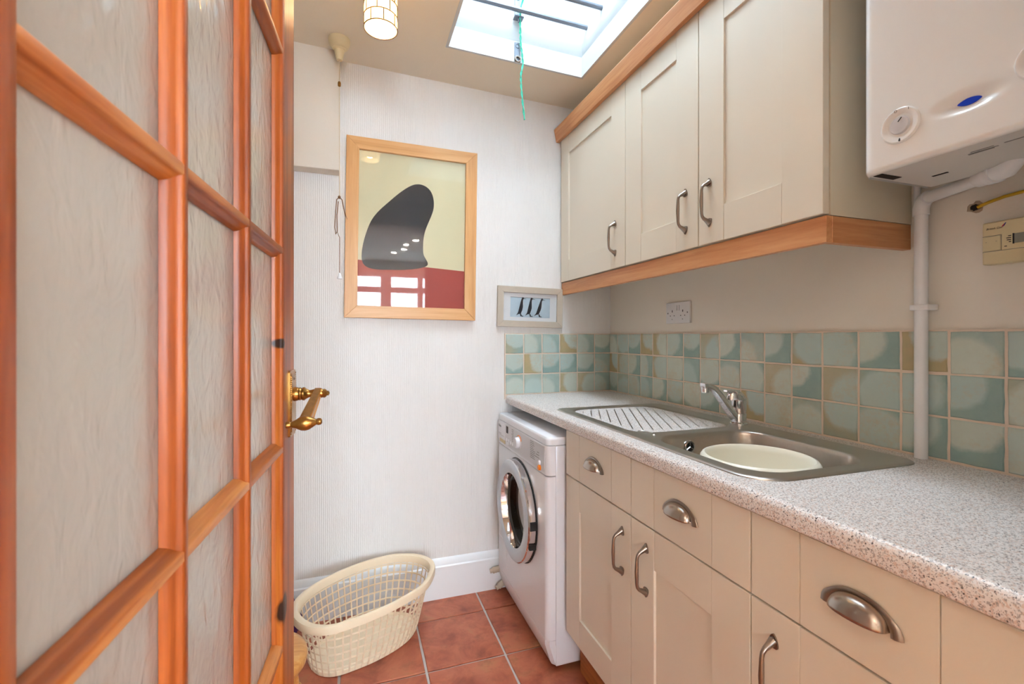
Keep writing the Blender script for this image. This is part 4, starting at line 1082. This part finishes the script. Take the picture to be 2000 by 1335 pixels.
# double socket
SO = thing('wall_socket', 'white double wall socket above the tiles', 'socket', (1.265, 1.581, 1.258))
part('plate', B(XW - .010, XW - .0005, 1.508, 1.655, 1.258, 1.345, bev=.002), 'socket_white', SO)
for cy in (1.614, 1.549):
    mb = MB(); X = XW - .0104
    mb.box(X, X + .002, cy - .002, cy + .002, 1.304, 1.313); mb.box(X, X + .002, cy + .010, cy + .0145, 1.288, 1.2915); mb.box(X, X + .002, cy - .0145, cy - .010, 1.288, 1.2915)
    mb.lathe([(.0018, 0), (.0018, .0012)], (X + .001, cy + .001, 1.275), (-1, 0, 0), 10)
    part('pin_holes', mb, 'ink', SO)
for cy in (1.5895, 1.5735): part('switch', B(XW - .0125, XW - .0095, cy - .006, cy + .006, 1.311, 1.332, bev=.001), 'socket_white', SO)
mb = MB()
for cy in (1.642, 1.521): mb.lathe([(.003, 0), (.003, .0008), (.001, .001)], (XW - .010, cy, 1.301), (-1, 0, 0), 10)
part('screw', mb, 'ink_grey', SO)

# ================================================================ FLOOR THINGS
# laundry basket: outlines traced on the rim plane and on the floor
TH0 = R(18.8); cT, sT = math.cos(TH0), math.sin(TH0)
rim_pts = [(.1748, 2.078), (.2500, 2.052), (.2980, 2.005), (.3170, 1.945), (.3030, 1.872), (.2570, 1.782), (.1750, 1.716), (.0780, 1.662), (-.0200, 1.628), (-.0860, 1.618), (-.1420, 1.640), (-.1850, 1.690), (-.2120, 1.760), (-.2060, 1.835), (-.1600, 1.915), (-.0700, 1.995), (.0350, 2.052), (.1150, 2.074)]
base_pts = [(.140, 2.045), (.185, 2.032), (.222, 2.005), (.240, 1.965), (.235, 1.915), (.205, 1.862), (.150, 1.815), (.075, 1.776), (.000, 1.752), (-.062, 1.742), (-.108, 1.756), (-.140, 1.790), (-.158, 1.832), (-.158, 1.880), (-.130, 1.932), (-.070, 1.985), (.010, 2.026), (.085, 2.044)]
def resample(pts, n, c):
    d = closed_curve(pts, 16); L = [0.0]
    for a, b in zip(d, d[1:] + d[:1]): L.append(L[-1] + math.hypot(b[0] - a[0], b[1] - a[1]))
    out = []; d2 = d + d[:1]; j = 0
    for k in range(n):
        tgt = L[-1] * k / n
        while L[j + 1] < tgt: j += 1
        f = (tgt - L[j]) / (L[j + 1] - L[j]); out.append(Vector((lerp(d2[j][0], d2[j + 1][0], f), lerp(d2[j][1], d2[j + 1][1], f))))
    return out
NB = 50; SUB = 3; NN = NB * SUB
rimc, basec = resample(rim_pts, NN, 0), resample(base_pts, NN, 0)
cr = sum(rimc, Vector((0, 0))) / NN; cb = sum(basec, Vector((0, 0))) / NN
HB = .252
def bask(i, f, inset=0.0):
    a = basec[i % NN]; b = rimc[i % NN]
    b2 = cr + (b - cr) * .915                     # wall stops inside the wide rim flange
    g = f ** .85
    p = a.lerp(b2, g); c = cb.lerp(cr, g)
    dd = (p - c); p = p - dd.normalized() * inset
    return Vector((p.x, p.y, .004 + f * (HB - .008)))
BA = thing('laundry_basket', 'cream plastic lattice laundry basket on the tiled floor', 'basket', (.05, 1.84, 0))
mb = MB(); TB = .0022
for b_ in range(NB):       # upright ribs
    i = b_ * SUB; rings = []
    for k in range(11):
        f = k / 10; p = bask(i, f); q = bask(i + 1, f); tg = (q - p).normalized(); nn = Vector((tg.y, -tg.x, 0))
        hw_ = .0030
        rings.append([p + tg * hw_ + nn * TB / 2, p - tg * hw_ + nn * TB / 2, p - tg * hw_ - nn * TB / 2, p + tg * hw_ - nn * TB / 2])
    mb.loft(rings, True, True, True)
NR = 7
for r_ in range(1, NR):    # horizontal bands
    f = r_ / NR + .02; hz_ = .0028; rings = []
    for i in range(NN + 1):
        p = bask(i, f, -.0002); q = bask(i, f, TB)
        rings.append([p + Vector((0, 0, hz_)), q + Vector((0, 0, hz_)), q - Vector((0, 0, hz_)), p - Vector((0, 0, hz_))])
    mb.loft(rings, True)
part('lattice', mb, 'basket_cream', BA, angle=40)
mb = MB(); ring = lambda sc, z, C=None: [(cr.x + (p.x - cr.x) * sc, cr.y + (p.y - cr.y) * sc, z) for p in rimc]
mb.loft([ring(.985, HB - .026), ring(1.0, HB - .024), ring(1.002, HB - .008), ring(.992, HB), ring(.95, HB + .003), ring(.918, HB), ring(.905, HB - .008), ring(.898, HB - .028), ring(.904, HB - .028), ring(.912, HB - .010), ring(.925, HB - .004), ring(.985, HB - .006), ring(.985, HB - .026)])
part('rim', mb, 'basket_cream', BA, angle=40)
mb = MB(); bring_ = lambda sc, z: [(cb.x + (p.x - cb.x) * sc, cb.y + (p.y - cb.y) * sc, z) for p in basec]
mb.loft([bring_(.96, .001), bring_(1.0, .003), bring_(1.012, .018), bring_(.995, .020), bring_(.985, .007)], True, True, True)
part('base', mb, 'basket_cream', BA, angle=40)
# stool partly behind the door
sx, sy, sr = -.278, 1.520, .142
ST = thing('stool', 'low round wooden stool with turned legs partly behind the door', 'stool', (sx, sy, 0))
part('seat', MB().lathe([(.10, .215), (.128, .220), (.139, .230), (sr, .243), (.139, .256), (.125, .264), (.09, .267), (.001, .268)], (sx, sy, 0), n=48), 'stool_wood', ST, angle=50)
for a in (10, 130, 250):
    c_ = Vector((math.cos(R(a)), math.sin(R(a)), 0)); p0 = Vector((sx, sy, .222)) + c_ * .085; p1 = Vector((sx, sy, .004)) + c_ * .135
    prf = [(0, .014), (.08, .017), (.2, .021), (.32, .018), (.36, .0145), (.38, .020), (.42, .022), (.46, .020), (.48, .0145), (.55, .018), (.72, .021), (.88, .015), (1, .013)]
    part('leg', MB().tube([p0.lerp(p1, f) for f, r_ in prf], [r_ for f, r_ in prf], 16), 'stool_wood', ST, angle=60)
# crumpled purple cloth between basket and skirting
mb = MB(); rnd = random.Random(11)
bmc = bmesh.new(); bmesh.ops.create_icosphere(bmc, subdivisions=3, radius=1)
for v in bmc.verts:
    d_ = v.co.normalized(); k = 1 + .22 * math.sin(7 * d_.x + 3 * d_.y) * math.cos(6 * d_.z + 5 * d_.y) + rnd.uniform(-.05, .05)
    v.co = Vector((-.247 + d_.x * .040 * k, 2.052 + d_.y * .038 * k, max(.001, .066 + d_.z * .068 * k)))
mb.merge(bmc)
single('cloth', mb, 'purple_cloth', 'crumpled dark purple cloth behind the laundry basket', 'cloth', angle=60)
